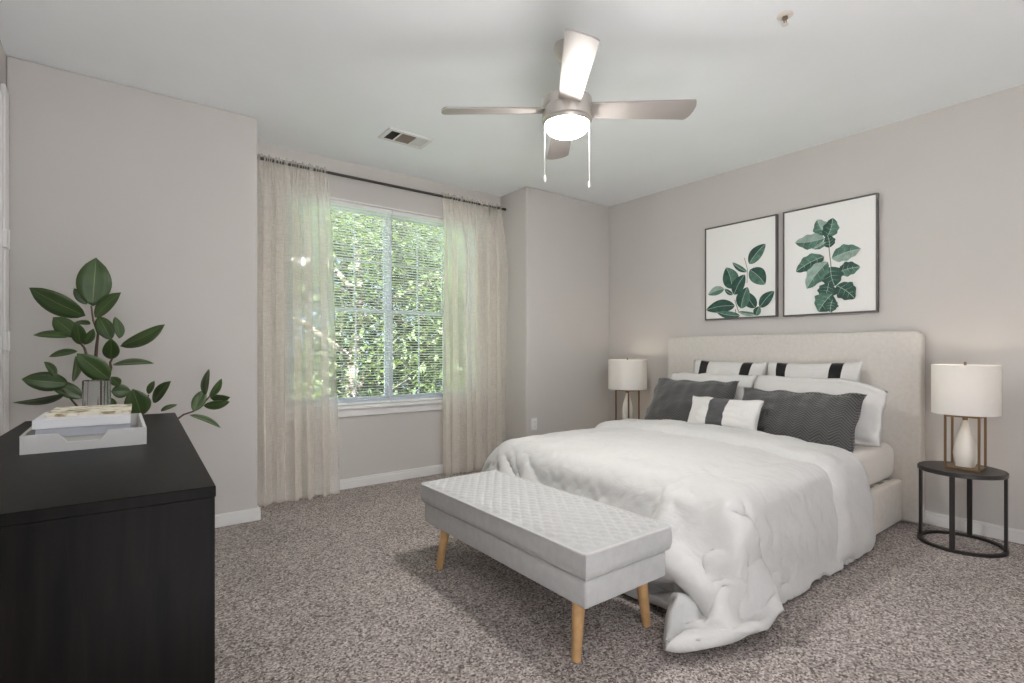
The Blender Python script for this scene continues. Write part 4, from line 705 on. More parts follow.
-59,2,-51,-34,-2,-60,-18,-3,-74,-23,-2,-65,-10,3,-73,-28,-1,-67,-50,-2,-49,-28,-3,-67,-41,-4,-60,16,-8,-72,35,-17,-58,26,-17,-67,-30,-7,-62,-61,-28,-24,-53,-9,-48,-35,5,-64,-49,-27,25,-18,4,70,-57,1,51,3137,190,918,
-69,3,-3,-74,-1,0,-66,4,2,-76,-5,0,-71,5,-2,-70,-2,2,-73,-2,1,-68,2,-1,-74,4,-2,-69,-8,0,-69,5,1,-70,-5,0,-70,6,1,-73,1,-1,-76,0,1,-65,-2,-1,-78,0,1,-68,1,-1,-67,-5,-1,-75,0,3,
-69,7,-3,-69,0,2,-72,-7,-1,-76,2,-4,-71,5,0,-65,-5,-2,-71,5,-1,-71,-1,-2,-71,-1,-6,-75,-3,-12,-69,2,3,-74,-5,-18,-71,0,-12,-71,2,-3,-69,-1,-2,-73,-2,-12,-64,0,-31,-54,-4,-47,-32,3,-66,-33,-1,-66,
-6,-5,-74,-18,2,-69,-31,-4,-65,-38,-3,-60,-49,-1,-52,-7,-2,-74,20,-14,-66,42,-18,-57,-15,-11,-70,-52,-13,-45,-64,-31,-17,-53,-15,-41,-10,16,-72,-61,-22,-2,-9,4,75,-40,-4,55,3132,196,915,-72,3,-3,-70,-2,3,-74,1,-2,
-65,1,1,-76,2,0,-66,1,-1,-73,-1,2,-75,-2,0,-71,4,-1,-67,-8,-1,-72,2,2,-70,1,0,-69,-1,-3,-76,0,1,-65,-1,0,-78,2,2,-68,4,-2,-70,-6,0,-75,5,0,-67,-1,0,-75,-2,1,-67,2,0,-71,-3,-2,
-69,0,-3,-76,6,-1,-67,-7,-3,-71,1,0,-72,0,-2,-74,1,-6,-70,1,1,-71,3,-18,-70,-1,-6,-68,-4,-16,-71,-2,-2,-75,3,0,-70,0,-10,-65,-4,-32,-52,-4,-51,-44,-1,-57,-13,4,-74,-17,-4,-69,-21,-4,-67,-51,-5,-57,
-36,-4,-56,-6,-1,-73,-10,1,-72,43,-23,-56,-4,-6,-71,-36,-11,-57,-63,-37,-16,-56,-14,-40,11,-26,-67,-64,19,-20,-54,0,-39,-5,-2,74,-37,-4,55,3136,200,909,-73,-2,2,-65,0,-3,-75,-3,2,-70,0,-1,-71,0,0,-73,5,1,
-74,-3,0,-67,0,0,-67,1,1,-76,0,0,-71,4,-2,-67,-1,-1,-75,-5,2,-66,3,0,-77,-2,-2,-66,-3,3,-77,4,0,-68,3,-2,-67,1,3,-76,-4,0,-69,1,-4,-74,-3,0,-68,0,1,-68,2,-4,-73,4,0,-69,-1,-1,
-76,-3,-2,-72,3,-2,-68,1,-4,-73,-5,-3,-66,-2,-17,-76,5,-12,-69,-3,-1,-73,-1,-8,-74,2,0,-69,-1,-12,-67,-4,-29,-49,-1,-52,-46,-2,-60,-17,-1,-71,-9,-1,-70,-39,0,-60,-47,-7,-53,-15,0,-72,-18,-2,-70,38,-18,-57,
-1,-9,-72,-25,-5,-69,-57,-30,-29,-59,-29,-29,15,-10,-69,2,-21,-68,-63,4,-40,-55,14,-3,-47,-1,60,-17,3,70,3134,191,906,-71,4,2,-74,-4,-2,-66,4,3,-77,-5,0,-65,5,-3,-77,-2,-1,-69,-3,1,-70,4,0,-68,-3,0,
-73,2,3,-73,-3,-1,-65,6,-3,-75,-8,1,-73,2,-1,-71,6,3,-67,-6,-2,-70,5,1,-77,-3,1,-66,2,1,-76,1,-2,-67,-3,0,-72,3,-2,-73,-5,-1,-70,6,0,-71,-5,-1,-71,0,-1,-69,3,-2,-73,-4,-2,-74,4,-1,
-67,-5,-4,-73,1,-9,-69,1,-19,-74,3,4,-69,-6,-6,-77,5,-3,-64,-5,-16,-67,0,-33,-51,-4,-45,-43,1,-67,-9,0,-68,-35,-5,-63,-42,0,-58,-35,-9,-61,-21,-1,-70,32,-14,-62,-1,-4,-73,-11,-4,-73,-46,-21,-47,-61,-33,-24,
-34,-15,-60,10,-9,-74,25,-19,-65,-50,0,-49,-45,6,44,-54,10,45,-41,5,55,3133,190,910,-70,1,-4,-67,-1,1,-76,4,-1,-70,-2,1,-69,3,-1,-69,-4,3,-77,-3,0,-70,6,-2,-66,0,-1,-71,-3,3,-76,1,-1,-72,-2,2,
-70,5,-3,-70,-3,1,-71,-3,0,-73,0,1,-69,2,1,-72,-4,-2,-68,6,2,-71,0,-1,-76,2,-3,-69,-7,2,-65,4,-4,-78,-4,0,-70,7,0,-72,0,-2,-71,-8,-2,-67,6,-1,-68,0,-1,-76,-2,-8,-71,-3,-5,-73,3,-9,
-69,-2,-15,-77,2,2,-70,-1,-5,-71,-1,-11,-62,-2,-32,-53,0,-52,-32,-6,-59,-29,1,-65,-39,-5,-59,-36,0,-62,-19,-4,-69,15,-11,-68,-28,-3,-66,12,-5,-72,-32,-11,-62,-60,-35,-29,-49,-20,-46,9,-9,-72,33,-25,-59,-6,-5,-70,
-56,7,-50,-54,-5,21,-43,8,53,-41,12,62,3136,193,912,-78,0,3,-68,-3,-2,-73,4,1,-71,-7,-2,-69,5,2,-70,-1,-2,-70,2,-1,-69,-3,1,-77,2,2,-66,-4,-1,-72,1,1,-69,-1,0,-72,4,0,-76,2,-2,-73,0,2,
-63,-6,-1,-71,2,1,-73,4,1,-76,-5,-1,-66,3,1,-71,1,-3,-74,-1,0,-69,-4,0,-74,5,0,-73,-1,-1,-63,-1,-2,-77,-3,-4,-66,5,-2,-74,-4,-2,-71,4,-3,-74,-3,-14,-69,1,-5,-71,3,-11,-75,-3,0,-72,2,0,
-66,-6,-11,-67,5,-34,-53,-5,-47,-31,-2,-64,-45,-4,-58,-30,-1,-63,-19,-6,-69,12,-16,-69,-34,4,-67,-19,-4,-67,-6,-4,-72,-55,-27,-35,-58,-25,-36,4,-15,-70,25,-19,-63,26,-14,-69,-18,-4,-70,-57,5,-37,-59,0,28,-14,-8,68,
-67,14,5,3120,199,943,-70,5,-1,-67,-3,-1,-78,-2,1,-68,2,-1,-72,4,2,-73,0,-1,-66,-5,-1,-73,1,0,-68,2,2,-75,-5,-1,-68,0,-1,-69,1,-2,-72,2,4,-72,-2,0,-68,6,-1,-72,-7,-2,-74,1,3,-71,2,0,
-72,-1,-1,-71,3,-2,-69,-5,2,-76,2,-1,-67,-2,0,-67,-1,-2,-76,7,-2,-66,-1,-2,-71,-5,0,-72,7,-4,-75,-4,-1,-69,3,-10,-74,-1,-8,-73,4,-8,-69,0,-1,-73,-8,-3,-72,2,0,-73,3,-13,-60,-5,-32,-52,-5,-51,
-48,-3,-54,-21,1,-68,-26,1,-64,7,-20,-71,-24,-4,-67,-36,0,-62,-10,-5,-73,-55,-25,-33,-56,-20,-42,-6,-12,-70,31,-21,-63,24,-16,-64,12,-13,-74,-28,3,-62,-65,-20,10,-58,24,-25,-2,-8,71,-60,3,44,3097,215,903,-67,-2,-1,
-75,-2,-3,-72,5,-6,-72,-3,8,-67,-2,-5,-75,1,-1,-68,0,8,-70,-1,-11,-76,6,9,-68,-6,-4,-76,5,4,-67,-3,-6,-68,-2,1,-76,2,10,-68,-2,-13,-75,3,7,-68,-2,-6,-69,3,10,-75,-4,-11,-69,1,8,-70,-2,-6,
-75,2,5,-70,1,3,-68,1,-15,-71,-2,5,-71,1,3,-74,2,1,-71,-3,-13,-73,5,8,-66,-3,2,-74,3,-15,-69,-1,-10,-72,0,-5,-74,-2,1,-71,-2,-2,-72,3,-12,-63,-5,-33,-54,-4,-53,-48,0,-55,-23,-2,-66,8,-6,-71,
-36,-12,-61,-8,0,-73,-37,-1,-61,-55,-29,-32,-48,-20,-52,-11,-5,-71,18,-15,-66,16,-19,-72,30,-16,-63,16,-18,-67,-64,2,-30,-47,-23,-54,-24,5,57,-59,21,14,-42,6,65,3100,206,878,-75,4,-2,-69,-1,6,-71,1,-5,-73,-2,7,
-75,2,5,-68,1,-16,-72,0,8,-66,-2,-5,-73,5,8,-77,-1,-7,-69,-1,8,-70,-1,-11,-73,2,2,-71,1,13,-68,-3,-14,-72,2,-1,-70,2,10,-74,-2,-5,-68,-2,-6,-73,-1,10,-75,-1,-3,-72,0,-4,-67,3,11,-69,-2,-5,
-72,-2,-13,-74,3,1,-70,2,9,-71,0,3,-71,-3,-11,-72,2,0,-72,0,11,-72,0,-10,-70,1,-13,-77,2,-2,-71,-1,-1,-66,-4,-12,-69,3,-36,-55,-8,-43,-28,-4,-64,-17,-6,-68,-40,-9,-58,7,-1,-74,-43,-9,-54,-56,-23,-40,
-43,-5,-62,-14,-11,-65,9,-17,-70,6,-8,-73,15,-18,-66,32,-18,-65,-1,-16,-69,-45,-8,-55,-65,-10,-30,-50,-4,45,5,15,67,-67,16,20,3087,208,874,-70,2,3,-73,-1,2,-70,1,11,-73,2,-7,-70,2,3,-73,0,8,-67,-4,-12,
-75,4,4,-74,1,-6,-69,-3,8,-71,2,-5,-71,-1,-2,-75,2,2,-69,2,14,-71,-4,-9,-69,-2,-11,-72,2,6,-75,3,7,-67,-2,-14,-71,0,8,-74,-3,-5,-73,4,-1,-70,0,7,-74,1,6,-68,-6,-6,-72,2,-10,-70,0,1,
-75,3,5,-72,3,6,-70,-2,-7,-73,-2,-2,-71,0,11,-74,2,-3,-70,0,-14,-68,-2,0,-74,3,-13,-63,-7,-31,-51,-4,-53,-32,-3,-63,-40,-5,-54,5,-8,-71,-48,-18,-49,-52,-9,-52,-35,-6,-63,-17,-8,-70,10,-19,-67,3,-15,-70,
24,-21,-64,-7,-1,-75,8,-15,-70,6,-13,-68,-59,-13,-37,-60,-5,-34,-54,-9,37,33,12,61,-58,14,49,3063,217,857,-71,0,0,-72,4,4,-74,-4,4,-74,3,10,-67,-1,-13,-71,0,7,-72,-2,-8,-76,4,-3,-71,-1,3,-68,-3,-2,
-74,7,1,-68,-1,-2,-71,-6,1,-72,7,15,-72,-6,-17,-72,1,4,-69,-1,-3,-74,0,3,-70,1,3,-75,2,-10,-69,-3,10,-69,1,-7,-72,2,1,-70,-3,5,-77,3,1,-70,-1,-3,-71,0,-4,-72,1,0,-73,1,0,-74,2,10,
-70,-1,-7,-73,-2,-2,-68,0,8,-72,4,-4,-74,3,-5,-71,-3,-13,-64,-4,-33,-48,-5,-54,-47,-10,-54,-1,-5,-67,-34,-10,-60,-54,-11,-51,-43,-13,-54,-18,-6,-69,9,-11,-73,0,-16,-69,28,-20,-64,7,-16,-69,6,-16,-71,-10,-5,-71,
-20,-5,-69,-58,-13,-42,-66,-2,-21,-56,-13,23,44,8,63,-18,-1,70,3024,237,848,-75,5,0,-69,-3,0,-74,5,5,-73,-1,3,-68,-4,-8,-70,-2,6,-76,6,-7,-73,-4,3,-69,2,-3,-70,2,2,-72,0,-2,-73,1,0,-72,-6,9,
-71,2,-11,-75,4,6,-66,-6,-3,-72,2,0,-76,4,8,-68,0,-9,-69,-4,1,-74,1,-1,-70,-1,2,-72,1,-1,-71,1,-1,-74,-3,1,-70,0,2,-77,5,-2,-68,-4,0,-73,2,0,-75,2,1,-68,-2,2,-75,2,-3,-66,-3,2,
-71,2,3,-78,5,-6,-68,-7,-13,-66,2,-37,-49,-9,-46,-32,-4,-67,-24,-8,-59,-49,-14,-49,-43,-7,-55,-18,-15,-68,-13,-5,-73,6,-17,-69,27,-18,-63,-2,-17,-72,4,-13,-71,-18,-16,-70,18,-5,-68,-46,-9,-55,-44,-8,-56,-67,-3,0,
-65,-11,5,47,9,62,-7,-1,72,3021,239,853,-75,3,0,-68,-4,3,-72,3,2,-75,0,-2,-70,-1,3,-68,2,-6,-73,-4,1,-75,1,0,-71,3,0,-66,-2,0,-79,3,1,-71,-1,0,-69,-5,4,-70,2,-6,-73,-1,0,-70,0,3,
-75,4,-4,-68,0,9,-71,0,-8,-76,2,1,-69,-5,-1,-70,-1,2,-73,2,0,-69,-1,0,-76,5,0,-68,-5,0,-77,6,0,-68,-1,-1,-73,1,-1,-76,0,0,-70,-2,1,-70,-2,1,-72,3,2,-75,4,1,-68,-6,-5,-74,-1,-14,
-65,0,-40,-50,-7,-52,-30,-7,-65,-45,-12,-43,-39,-8,-61,-5,-14,-69,-33,-2,-64,14,-21,-70,0,-16,-67,-5,-11,-72,-6,-15,-68,-32,-21,-62,14,-6,-69,18,-6,-69,-32,-7,-66,-52,-8,-45,-70,-4,-8,-59,-15,7,-8,-8,70,-7,-6,71,
3077,263,852,-76,2,0,-70,1,0,-70,2,3,-71,0,-3,-70,-4,1,-72,3,-1,-71,-5,2,-77,5,-2,-71,0,3,-67,-2,0,-73,4,-1,-72,-4,0,-70,0,1,-72,0,-1,-72,-2,-1,-77,3,1,-70,-2,3,-70,0,-6,-71,2,4,
-76,3,-1,-70,0,-1,-73,-2,2,-71,1,0,-67,-2,-1,-76,4,0,-70,-1,0,-70,-3,2,-71,3,-1,-77,-1,1,-71,-3,1,-73,2,-1,-74,4,-1,-67,-3,-1,-72,-1,-1,-79,6,-3,-71,-4,-14,-59,-6,-34,-52,-3,-55,-42,-11,-60,
-33,-9,-55,-3,-20,-67,-15,-10,-71,-20,-12,-69,-40,-10,-56,11,-6,-72,-19,-20,-66,-35,-24,-57,1,-6,-73,12,-8,-69,26,-4,-68,-24,-9,-68,-56,-4,-43,-63,-19,32,-58,0,-22,-14,-6,70,-52,-35,39,3128,289,860,-75,-1,0,-72,1,0,
-71,-2,1,-72,3,2,-71,-1,-3,-70,0,3,-76,2,-5,-69,-2,5,-75,0,-2,-66,-1,5,-72,3,-2,-77,-2,-3,-68,0,2,-71,-3,1,-74,0,-3,-73,2,2,-73,4,0,-66,-6,3,-76,4,-5,-72,1,-1,-68,0,2,-70,-3,0,
-77,3,-1,-71,1,2,-73,-1,0,-71,0,1,-67,-3,1,-73,4,-2,-73,-5,3,-71,2,-2,-76,4,-2,-71,0,1,-68,-4,1,-71,1,-5,-73,7,0,-72,-4,-13,-67,-4,-38,-53,-6,-46,-38,-11,-60,-3,-17,-61,-34,-8,-63,-35,-14,-63,
-28,-13,-62,-6,-7,-72,-42,-28,-51,-26,-17,-66,3,-7,-72,-7,-10,-70,29,-1,-65,19,-8,-69,-18,-6,-73,-69,-20,-4,-60,-12,-29,-43,6,50,-57,-35,-5,-53,-22,48,3171,296,845,-76,1,2,-70,-1,1,-74,3,1,-66,-4,4,-73,3,-2,
-75,1,-3,-70,0,2,-68,-3,0,-75,2,0,-69,-4,-1,-73,4,0,-71,1,0,-77,-1,-5,-71,1,5,-68,-1,2,-75,0,-3,-69,-4,3,-72,1,-1,-76,6,-4,-65,-3,4,-74,0,-4,-74,3,3,-69,-1,0,-73,-1,-2,-71,-1,2,
-69,0,0,-74,-1,-2,-69,1,5,-76,-1,-3,-72,3,3,-67,-5,-2,-76,4,-3,-72,3,7,-68,0,0,-73,1,-16,-68,9,7,-64,-11,-39,-28,-21,-62,-57,9,-42,-43,-17,-43,-2,-9,-71,-31,-17,-62,-41,-7,-62,-37,-19,-58,-8,-16,-73,
-43,-21,-51,-15,-15,-70,20,-3,-67,10,-4,-74,33,4,-65,-22,-11,-66,-68,-20,-26,-66,-14,15,-50,-27,-20,-51,1,53,-60,-34,0,3204,282,829,-78,0,2,-72,1,0,-70,-2,3,-72,2,0,-72,1,-2,-68,-1,1,-76,3,-4,-69,-1,2,
-72,-1,0,-69,1,1,-72,-3,2,-74,2,-3,-73,0,0,-73,-2,2,-72,2,-1,-69,-1,1,-72,-2,2,-73,0,-3,-69,2,1,-76,3,-5,-69,0,2,-72,-3,1,-72,2,-3,-70,1,2,-73,-3,2,-69,0,0,-75,0,2,-69,-3,1,
-76,4,1,-68,-8,-4,-69,10,5,-72,1,1,-74,-7,-5,-71,1,-4,-58,20,21,-75,13,-3,-66,-6,-33,-40,-20,-54,-11,-20,-66,-38,-24,-44,-62,27,-32,-29,-16,-65,-17,-9,-70,-32,-15,-60,-44,-20,-57,5,-21,-71,-26,-10,-66,-34,-15,-63,
28,4,-65,37,3,-61,-32,-9,-66,-59,-24,-31,-67,-18,0,-49,-16,29,-62,-25,-20,-66,-23,22,3236,258,788,-75,-1,3,-75,1,-1,-68,-1,0,-74,-2,4,-68,0,1,-75,1,-5,-73,1,-2,-67,-1,2,-76,1,-2,-68,-1,1,-71,1,1,
-69,-3,5,-75,2,-4,-72,1,0,-73,-1,1,-71,-1,1,-69,0,0,-75,2,-3,-73,-1,2,-68,-1,1,-75,1,-4,-69,1,2,-74,1,-3,-69,0,6,-71,-5,1,-72,3,-2,-74,-1,-1,-71,3,-1,-70,-2,0,-70,0,5,-73,-1,-3,
-74,11,7,-70,-13,-8,-61,19,9,-72,-23,-1,-64,25,6,-59,41,5,-56,-16,-47,-21,-19,-65,-34,-22,-50,-16,-26,-62,-57,39,-28,-39,-13,-58,-34,-14,-64,-2,-24,-65,-6,-25,-72,-39,-4,-56,-48,-12,-53,19,2,-68,37,7,-64,-27,-18,-62,
-66,-13,-28,-64,-25,20,-48,-23,-20,-65,-19,17,-66,-27,-2,3253,205,737,-73,-5,1,-71,0,0,-69,11,1,-71,-2,-2,-76,-4,2,-71,4,0,-70,-7,-3,-72,3,-1,-73,4,2,-70,-7,-3,-72,4,2,-70,-4,4,-73,5,-1,-73,-2,-1,
-73,0,0,-69,0,2,-71,5,-2,-73,-1,-2,-74,-2,1,-67,2,2,-74,-6,0,-71,8,1,-73,-5,-5,-71,-1,6,-74,1,-3,-70,-5,-2,-72,2,3,-69,-2,1,-75,11,-3,-72,-5,5,-69,16,4,-70,-10,0,-69,16,-1,-67,-29,3,
-74,0,-3,-69,15,2,-33,59,10,-69,29,-8,-38,-21,-54,16,-33,-53,-22,-18,-65,-49,8,-52,-58,20,-37,-43,-10,-56,-8,-26,-67,-6,-20,-70,-64,-6,-27,-36,-7,-64,11,-2,-70,30,7,-67,-21,-14,-67,-68,-24,7,-63,-18,-22,-53,-23,17,
-71,-22,-16,-66,-25,17,3281,147,665,-75,-2,-5,-66,4,6,-75,5,-4,-73,8,1,-73,-11,3,-68,-4,0,-71,5,-1,-71,-7,-1,-76,3,-3,-68,5,2,-70,-8,-1,-75,5,3,-73,-2,-4,-70,0,-1,-68,3,2,-77,-1,1,-67,4,3,
-74,-1,-5,-72,-2,0,-70,5,3,-71,-10,-4,-73,4,4,-72,5,-1,-74,-5,3,-70,-6,0,-72,4,-2,-73,11,3,-66,-11,-3,-73,8,2,-74,16,9,-65,-15,-4,-71,11,6,-69,-17,-2,-70,-14,-1,-76,-4,-4,-62,38,6,-54,39,8,
-22,70,16,-55,1,-42,19,-35,-50,-3,-29,-65,-53,12,-47,-52,7,-50,-45,-12,-52,-48,-2,-52,3,-25,-70,-69,1,-15,-44,-7,-60,3,-3,-68,21,7,-71,-17,-17,-68,-66,-26,-5,-66,-15,24,-56,-21,-19,-64,-25,2,-66,-20,-3,3298,89,606,
-73,3,0,-73,2,-1,-72,6,0,-73,1,0,-69,4,4,-67,-18,-8,-73,4,6,-74,3,-1,-70,-7,-2,-69,4,1,-75,2,0,-73,-3,0,-70,5,0,-69,-3,2,-74,-1,-5,-71,0,3,-70,3,1,-75,-2,-2,-69,2,2,-76,0,-1,
-73,8,-1,-72,-9,-3,-71,1,0,-71,0,5,-67,-4,-1,-71,15,2,-69,-8,0,-74,12,7,-74,10,1,-67,-17,2,-68,8,0,-77,-9,-5,-64,-19,1,-72,0,-1,-79,-5,0,-66,20,11,-17,66,14,-15,69,18,-63,36,-12,-19,-28,-52,
-5,-28,-65,7,-25,-68,-56,15,-43,-53,3,-45,-34,-28,-62,-42,19,-55,-73,5,5,-46,-4,-54,-10,-6,-69,0,-6,-71,-5,-10,-71,-65,-24,0,-67,-16,20,-54,-25,2,-73,-20,-1,-59,-21,-21,3317,45,542,-69,-3,-1,-71,5,3,-71,-12,-5,
-73,13,1,-70,-3,4,-69,-2,0,-74,-5,0,-70,2,-1,-76,2,-2,-69,-4,2,-73,3,1,-75,2,-1,-71,-3,-4,-72,2,-1,-66,1,7,-72,-1,-1,-76,1,-4,-72,0,3,-70,-6,-2,-70,8,1,-72,-1,4,-75,1,-5,-68,1,3,
-72,-12,-2,-72,5,-1,-72,14,2,-74,1,2,-69,-13,-2,-69,14,6,-71,4,0,-70,-8,0,-72,-17,2,-70,9,4,-72,-10,-7,-71,-4,5,-71,18,6,-26,66,15,16,62,23,-41,58,2,-52,2,-27,-14,-25,-67,19,-28,-62,-23,-20,-67,
-52,-1,-51,-48,-1,-53,-67,32,5,-65,7,-36,-59,2,-34,5,-7,-74,1,-14,-68,-44,-6,-58,-68,-23,-7,-68,-18,8,-52,-21,22,-60,-26,-26,-72,-23,9,3343,-10,455,-73,5,2,-74,-5,-1,-69,8,6,-73,-9,-4,-71,0,0,-71,2,-2,
-72,2,2,-67,0,3,-74,4,-3,-74,-4,0,-74,0,0,-68,-2,3,-75,1,-6,-70,0,5,-70,-2,1,-72,0,-2,-75,5,-2,-69,-4,0,-69,0,1,-74,8,-3,-69,-10,2,-72,1,2,-72,0,-1,-74,6,3,-68,5,3,-71,-11,-2,
-75,-2,3,-72,5,-3,-70,-2,0,-68,15,7,-75,-15,-7,-68,7,6,-73,-9,1,-70,8,0,-73,-3,5,-71,8,1,-20,67,16,26,62,22,-16,68,23,-53,28,-12,-39,-13,-57,4,-29,-66,4,-24,-69,-43,-9,-55,-54,-1,-50,-64,13,-24,
-66,18,-18,-69,21,-5,-32,-6,-68,8,-9,-68,-55,-8,-49,-68,-21,7,-64,-25,11,-52,-20,-26,-70,-20,4,-66,-21,1,3362,-70,394,-69,-8,2,-74,5,-5,-72,1,7,-69,-2,-1,-71,-4,-5,-70,6,6,-75,0,-4,-70,8,1,-73,-1,1,
-72,-3,-2,-74,-4,-2,-67,4,4,-72,-14,-5,-72,3,3,-74,9,3,-68,-1,0,-77,2,-5,-69,-1,1,-71,3,4,-69,-9,1,-77,1,-5,-70,-4,1,-71,-3,0,-71,12,-1,-72,-2,3,-74,0,2,-72,-5,2,-68,-3,2,-70,4,0,
-74,20,4,-73,-5,-1,-66,-19,-1,-74,5,4,-67,-13,3,-72,3,0,-62,33,3,-25,63,19,22,73,19,8,63,29,-37,47,10,-57,6,-37,-10,-21,-70,11,-26,-68,-38,-12,-61,-53,0,-44,-65,11,-27,-69,29,0,-66,11,-18,-52,4,-52,
-7,-12,-69,-64,-8,-39,-64,-25,-7,-67,-23,-1,-49,-24,22,-73,-17,-5,-67,-19,-16,3388,-135,328,-74,-6,-3,-70,-4,-2,-75,7,0,-70,2,-1,-69,2,1,-73,-3,4,-76,7,-3,-67,-2,4,-74,9,-2,-71,-2,-3,-72,-1,5,-74,-9,-4,
-71,9,2,-72,-10,-3,-66,3,6,-73,7,-6,-74,-7,1,-71,0,-1,-70,-4,-1,-74,1,4,-70,-7,-1,-72,1,-1,-74,5,1,-67,-2,2,-75,4,-4,-72,-3,6,-72,2,-1,-72,0,2,-72,-12,-1,-66,26,5,-73,-16,0,-71,4,0,
-70,-20,0,-72,2,5,-68,9,2,-53,43,8,-24,70,14,1,67,29,29,59,22,-5,52,28,-62,39,-17,-30,-11,-61,7,-25,-69,-27,-19,-63,-58,8,-45,-64,5,-29,-70,28,-2,-65,17,-7,-42,-1,-60,-51,0,-50,-69,-15,-18,-69,-20,-6,
-63,-29,12,-48,-20,-29,-71,-22,2,-72,-15,0,3409,-201,250,-71,-4,1,-75,0,-1,-69,7,0,-72,-4,4,-71,2,-2,-72,6,3,-74,0,0,-74,3,1,-65,-16,2,-72,7,-5,-73,3,1,-72,3,-2,-75,8,-1,-69,-3,0,-73,-1,4,
-70,-9,-4,-71,-1,0,-75,-1,-1,-68,2,0,-73,-1,3,-75,3,1,-71,1,0,-72,-2,-3,-71,0,3,-70,-4,-2,-77,1,5,-72,-12,-2,-71,-3,5,-66,27,6,-66,-13,1,-73,1,-1,-73,-3,-3,-73,13,9,-67,-23,-4,-67,21,-2,
-49,52,11,-19,66,21,1,72,25,9,61,25,29,43,29,-41,59,16,-46,9,-52,-18,-20,-65,-12,-19,-69,-58,4,-43,-67,7,-30,-65,15,-23,-67,20,-12,-70,17,-13,-73,-7,-19,-66,-16,-18,-67,-20,-13,-55,-25,-39,-55,-19,13,-66,-18,-11,
-69,-17,1,
]
def build_duvet():
    nu, nv = DUVET_GRID
    P = []; cur = [0, 0, 0]; it = iter(DUVET_STEPS)
    for j in range(nv):
        row = []
        for i in range(nu):
            for c in range(3): cur[c] += next(it)
            row.append(Vector([q / 2000 for q in cur]))
        P.append(row)
    m = duvet_cloth()
    t = thing('duvet', (2.9, 2.04, .56), 'puffy white duvet spread over the bed, one corner spilling onto the carpet', 'duvet')
    # normals of the settled sheet
    def normal(j, i):
        e = P[j][min(i + 1, nu - 1)] - P[j][max(i - 1, 0)]; f = P[min(j + 1, nv - 1)][i] - P[max(j - 1, 0)][i]
        return f.cross(e).normalized()
    Nn = [[normal(j, i) for i in range(nu)] for j in range(nv)]
    if sum(n.z for r in Nn for n in r) < 0: Nn = [[-n for n in r] for r in Nn]
    def cr(p0, p1, p2, p3, t):
        return .5 * (2 * p1 + (p2 - p0) * t + (2 * p0 - 5 * p1 + 4 * p2 - p3) * t * t + (3 * p1 - p0 - 3 * p2 + p3) * t ** 3)
    def patch(A, x, y):
        i = min(int(x), nu - 2); j = min(int(y), nv - 2); tx, ty = x - i, y - j
        rows = []
        for dj in (-1, 0, 1, 2):
            r = A[max(0, min(nv - 1, j + dj))]; q = [r[max(0, min(nu - 1, i + di))] for di in (-1, 0, 1, 2)]
            rows.append(cr(*q, tx))
        return cr(*rows, ty)
    UP = 3; mu, mv = (nu - 1) * UP + 1, (nv - 1) * UP + 1
    b = BM(); V = []
    for j in range(mv):
        row = []
        for i in range(mu):
            p = patch(P, i / UP, j / UP); n = patch(Nn, i / UP, j / UP).normalized()
            # long soft creases running down from the top towards the foot, and a finer crumple
            q = Vector((p.x * 1.5 - p.z * 1.2, p.y * 7 + p.x * 3.4 + 1.3 * mn.noise(p * 2.2), p.z * 1.2))
            w = 1 - (mn.noise(q) ** 2 + .012) ** .5 * 2.0; w = max(0, w) ** 1.5
            q2 = Vector((p.x * 5 - p.z * 3, p.y * 19 + p.x * 9 + 2 * mn.noise(p * 4), p.z * 3))
            w2 = 1 - (mn.noise(q2) ** 2 + .02) ** .5 * 2.0; w2 = max(0, w2) ** 1.5
            lowp = .55 + .3 * max(0, min(1, (.55 - p.z) / .3)) * (1 if p.z > .1 else .5)
            row.append(b.verts.new(p + n * ((w * .015 + w2 * .006) * lowp + .006 * mn.noise(p * 6))))
        V.append(row)
    for j in range(mv - 1):
        for i in range(mu - 1): b.faces.new((V[j][i], V[j][i + 1], V[j + 1][i + 1], V[j + 1][i]))
    bmesh.ops.recalc_face_normals(b, faces=b.faces[:])
    if sum(f.normal.z for f in b.faces) < 0: bmesh.ops.reverse_faces(b, faces=b.faces[:])
    o = obj('duvet_cover', b, m, t, smooth=True, auto=180, recalc=False)
    s = o.modifiers.new('thick', 'SOLIDIFY'); s.thickness = .036; s.offset = .3; s.use_rim = True
    # the head end turned back over itself
    b = BM(); i0, i1 = FOLD
    K = 14; rings = []
    for j in range(nv):
        ring = []
        a = j / (nv - 1)
        i1j = i1 + 1.1 * math.sin(a * 5 + 1) + .8 * mn.noise(Vector((a * 14, 0, 0)))
        def samp(x, k):
            x = max(0, min(nu - 1.001, x)); f = int(x); w = x - f
            return (P[j][f].lerp(P[j][f + 1], w), Nn[j][f].lerp(Nn[j][f + 1], w).normalized())
        endq = min(1, min(j, nv - 1 - j) / 3)
        for k in range(K + 1):           # top side, head edge -> free edge
            x = i0 + (i1j - i0) * k / K; p, n = samp(x, k)
            th = .008 + .052 * max(0, 1 - abs(k / K * 2 - 1) ** 5) ** .5 * (.3 + .7 * endq)
            th += .016 * mn.noise(Vector((a * 17, k * .22, 3))) + .007 * mn.noise(Vector((a * 45, k * .7, 8)))
            ring.append(p + n * (.010 + th) + (Vector((.012, 0, 0)) if k == 0 else Vector()))
        for k in range(K, -1, -1):
            x = i0 + (i1j - i0) * k / K; p, n = samp(x, k)
            ring.append(p + n * .012)
        rings.append([b.verts.new(p) for p in ring])
    n = len(rings[0])
    for r0, r1 in zip(rings, rings[1:]):
        for k in range(n): b.faces.new((r0[k], r0[(k + 1) % n], r1[(k + 1) % n], r1[k]))
    b.faces.new(rings[0]); b.faces.new(rings[-1][::-1])
    o = obj('turned_back_edge', b, m, t, smooth=True, auto=180)
